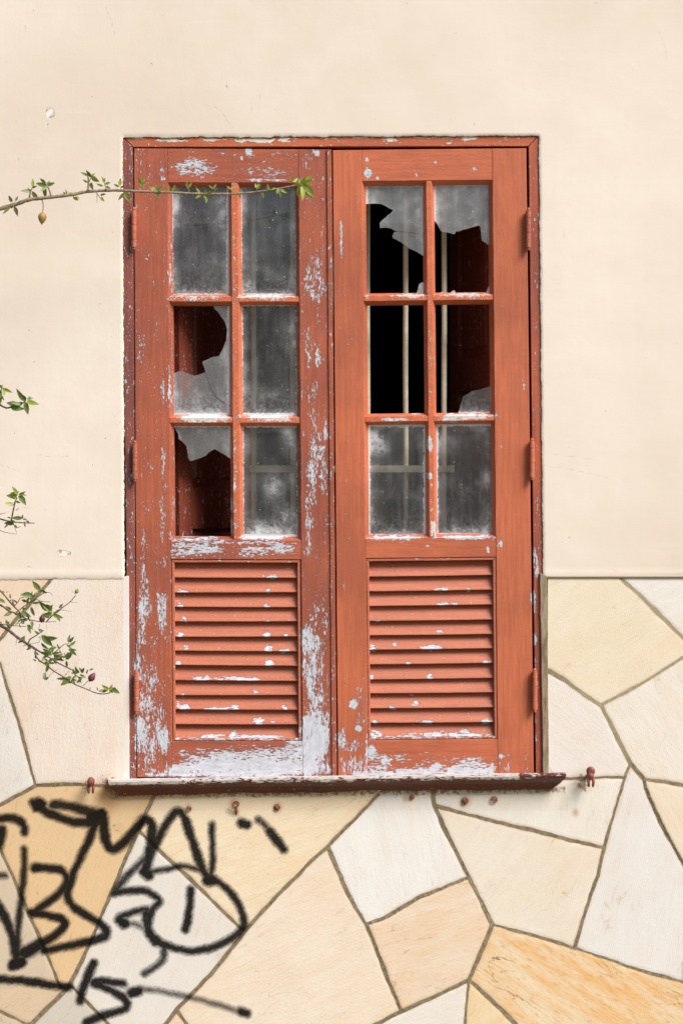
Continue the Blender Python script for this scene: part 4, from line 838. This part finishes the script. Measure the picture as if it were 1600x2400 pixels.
# lower big branch -------------------------------------------------------------
q8 = lambda L: [(x * .19133, 1340 + y * .19133) for x, y in L]
st = [(q8([(-400,450),(-180,560),(0,655),(100,710),(220,805),(350,890),(450,955)]),3.6,2.4),(q8([(450,955),(560,1020),(660,1085),(730,1125),(860,1190),(900,1205)]),1.8,1.1),
 (q8([(440,960),(435,1010),(480,1080),(580,1150),(660,1215),(800,1300),(900,1370),(1020,1420),(1180,1485),(1280,1497),(1360,1480)]),1.6,.9),
 (q8([(-300,300),(-120,350),(0,405),(60,440),(110,480),(200,510),(310,570),(450,605),(560,615),(690,610)]),2.3,.5),(q8([(570,618),(610,570),(700,490),(780,430),(860,370),(930,290)]),1.2,.8),
 (q8([(-200,60),(-90,130),(0,225),(60,290),(150,400),(230,480),(310,570)]),1.7,1.2),(q8([(180,420),(230,360),(260,320),(370,300)]),.9,.5),(q8([(-200,620),(0,640),(120,655),(320,670)]),1.2,.7),
 (q8([(200,500),(330,400),(460,310),(560,250)]),1.1,.8),(q8([(430,320),(500,360),(620,370)]),.8,.5),(q8([(350,880),(370,830),(440,785),(490,750)]),1.4,.9),(q8([(380,885),(480,860),(500,800)]),.5,.4),
 (q8([(660,1085),(740,1055),(790,1040),(840,985)]),.9,.7),(q8([(640,1010),(720,950),(790,890),(850,880)]),.9,.6),(q8([(900,1240),(960,1285),(1060,1300)]),.9,.6),(q8([(1020,1400),(1090,1330)]),.6,.5),
 (q8([(860,370),(960,378)]),.5,.2),(q8([(740,465),(880,487)]),.5,.2),(q8([(560,250),(620,260),(655,300)]),.6,.3),(q8([(570,1330),(640,1240),(720,1190)]),.5,.3),(q8([(215,810),(200,900)]),.7,.2),(q8([(570,650),(570,700)]),.4,.2),(q8([(800,1270),(850,1210)]),.6,.3),(q8([(925,280),(890,230)]),.4,.2),(q8([(490,640),(480,700),(490,740)]),.5,.4)]
L8 = [(500,220,140,115,0),(520,230,330,60,0),(560,240,170,80,0),(60,260,130,30,0),(80,255,30,25,0),(70,380,150,110,0),(130,330,90,50,0),(140,340,240,40,0),(170,350,340,50,.2),(150,330,300,50,0),(400,310,160,120,0),(400,310,110,60,0),(440,290,200,70,0),
 (330,370,150,60,.1),(340,380,0,50,.2),(330,390,60,70,0),(400,380,350,85,.2),(380,370,20,60,.1),(385,430,290,95,.1),(620,470,155,150,0),(630,480,100,65,.2),(640,500,130,110,.2),(650,520,335,105,.1),(650,510,20,50,0),(680,490,10,60,.1),(620,520,170,80,.2),(640,520,200,80,0),
 (140,470,130,70,.1),(150,490,220,90,0),(160,490,200,60,0),(170,500,330,70,0),(220,500,310,80,0),(260,490,320,110,0),(280,450,350,50,.2),(290,480,100,40,.1),(360,570,110,50,0),(340,600,160,70,0),(310,610,190,60,.1),(300,640,120,50,0),(330,650,320,80,0),(350,650,290,80,0),
 (30,630,150,40,0),(110,650,125,60,0),(130,650,160,60,0),(190,645,20,40,.1),(240,840,20,80,.3),(280,850,190,50,.2),(340,910,330,50,.1),(340,900,180,45,.1),(490,750,30,50,0),(490,760,170,60,.1),(510,780,325,150,0),(500,790,240,30,.2),(510,870,310,100,0),(600,960,25,70,.0),(620,990,170,90,0),
 (600,1010,150,90,0),(640,1000,90,60,0),(600,1020,200,80,.1),(640,1010,20,90,0),(660,1020,330,110,0),(680,1030,300,60,0),(700,1040,350,70,.1),(560,1060,215,50,0),(740,950,130,60,.0),(730,960,300,40,.0),(840,870,90,80,.3),(850,900,20,80,.1),(870,930,150,60,.1),(860,920,290,70,.1),(850,960,340,100,.2),(870,950,350,60,.3),
 (800,1050,30,90,0),(810,1060,10,60,0),(820,1090,275,80,.0),(790,1030,90,40,.1),(740,1080,350,50,.1),(600,1130,250,90,.1),(620,1120,200,60,0),(590,1110,30,70,0),(560,1330,110,80,.3),(565,1320,40,50,.3),(870,1300,215,120,.0),(880,1290,190,60,.1),
 (960,1240,110,80,.1),(1000,1240,60,70,.1),(1010,1230,130,60,.1),(960,1240,190,70,.2),(980,1260,340,60,.2),(1060,1250,60,50,.3),(930,1250,130,60,.2),(950,1280,320,60,.1),(940,1270,220,60,.1),(870,1330,350,60,0),(900,1340,300,40,0),(940,1360,30,80,.0),(1200,1460,100,40,.3),(1210,1470,15,90,.2),
 (1340,1440,160,90,.3),(1350,1440,70,60,.3),(1370,1440,350,95,.4),(1360,1445,30,50,.4),(1350,1450,330,40,.3),(1100,1450,60,30,.2),(480,1020,150,50,.1),(450,1090,170,40,.1),(470,1090,330,30,.1),(650,1060,320,70,.0),(540,560,70,40,.2)]
lv = [(x * .19133, 1340 + y * .19133, an, L * .19133, yl) for x, y, an, L, yl in L8]
rj = random.Random(5)
lv += [(x + rj.uniform(-9, 9), y + rj.uniform(-9, 9), an + rj.uniform(-60, 60), L * rj.uniform(.7, 1.), yl) for x, y, an, L, yl in lv if L > 9 and rj.random() < .55]
bu = q8([(515, 625), (1095, 1345), (930, 270)])
branch('b', 'largest leafy branch with magenta and brown buds in front of the pinkish stone slab', -.25, st, lv, [(bu[0][0], bu[0][1], 85, 21, 'brown', 'withered_bud'), (bu[1][0], bu[1][1], 58, 25, 'pink', 'magenta_bud'), (bu[2][0], bu[2][1], 65, 14, 'leafy', 'green_bud')], (-2.2, -.5, 0))

# ---------------------------------------------------------------- trees of the garden behind the camera (seen only as reflections)
def tree(x, y, h, cr, seed, label, nleaf=9000):
    rr = random.Random(seed); r = empty('garden_tree', (x, y, 0), label, 'tree', 'garden trees facing the window'); mb = MB()
    trunk = [(x + .1 * math.sin(q * .8 + seed), y + .1 * math.cos(q), h * .6 * q / 8) for q in range(9)]; tube(mb, trunk, list(np.linspace(.16, .07, 9)), 9)
    tips = []
    for k in range(16):
        a = rr.uniform(0, 6.28); b = Vector(trunk[rr.randint(3, 8)]); L = rr.uniform(.5, 1.) * cr
        e = b + Vector((math.cos(a) * L, math.sin(a) * L, rr.uniform(.1, .9) * L)); m_ = (b + e) / 2 + Vector((0, 0, .1 * L)); tube(mb, [b, m_, e], [.05, .035, .012], 6); tips += [m_, e]
    mb.build('trunk', M['bark'], r, smooth=True)
    rs = np.random.default_rng(seed); T = np.array([tuple(t) for t in tips]); c = T[rs.integers(0, len(T), nleaf)] + rs.normal(0, cr * .17, (nleaf, 3))
    a = rs.normal(0, 1, (nleaf, 3)); a /= np.linalg.norm(a, axis=1)[:, None]; b = np.cross(a, rs.normal(0, 1, (nleaf, 3))); b /= np.linalg.norm(b, axis=1)[:, None]
    s = rs.uniform(.035, .075, (nleaf, 1)); V = np.stack([c - a * s, c + b * s * .5, c + a * s, c - b * s * .5], 1).reshape(-1, 3)
    mb = MB(); mb.add(V, [(4*i, 4*i+1, 4*i+2, 4*i+3) for i in range(nleaf)]); mb.build('crown', M['leaft'], r)
tree(-1.6, -9.5, 4.6, 1.7, 1, 'leafy garden tree facing the left half of the window')
tree(1.4, -10.5, 5.0, 1.8, 2, 'leafy garden tree facing the right half of the window')
tree(-4.8, -11.5, 5.4, 2.0, 3, 'broad garden tree facing the wall left of the window')
tree(4.9, -12.5, 4.8, 1.8, 4, 'garden tree facing the wall right of the window')
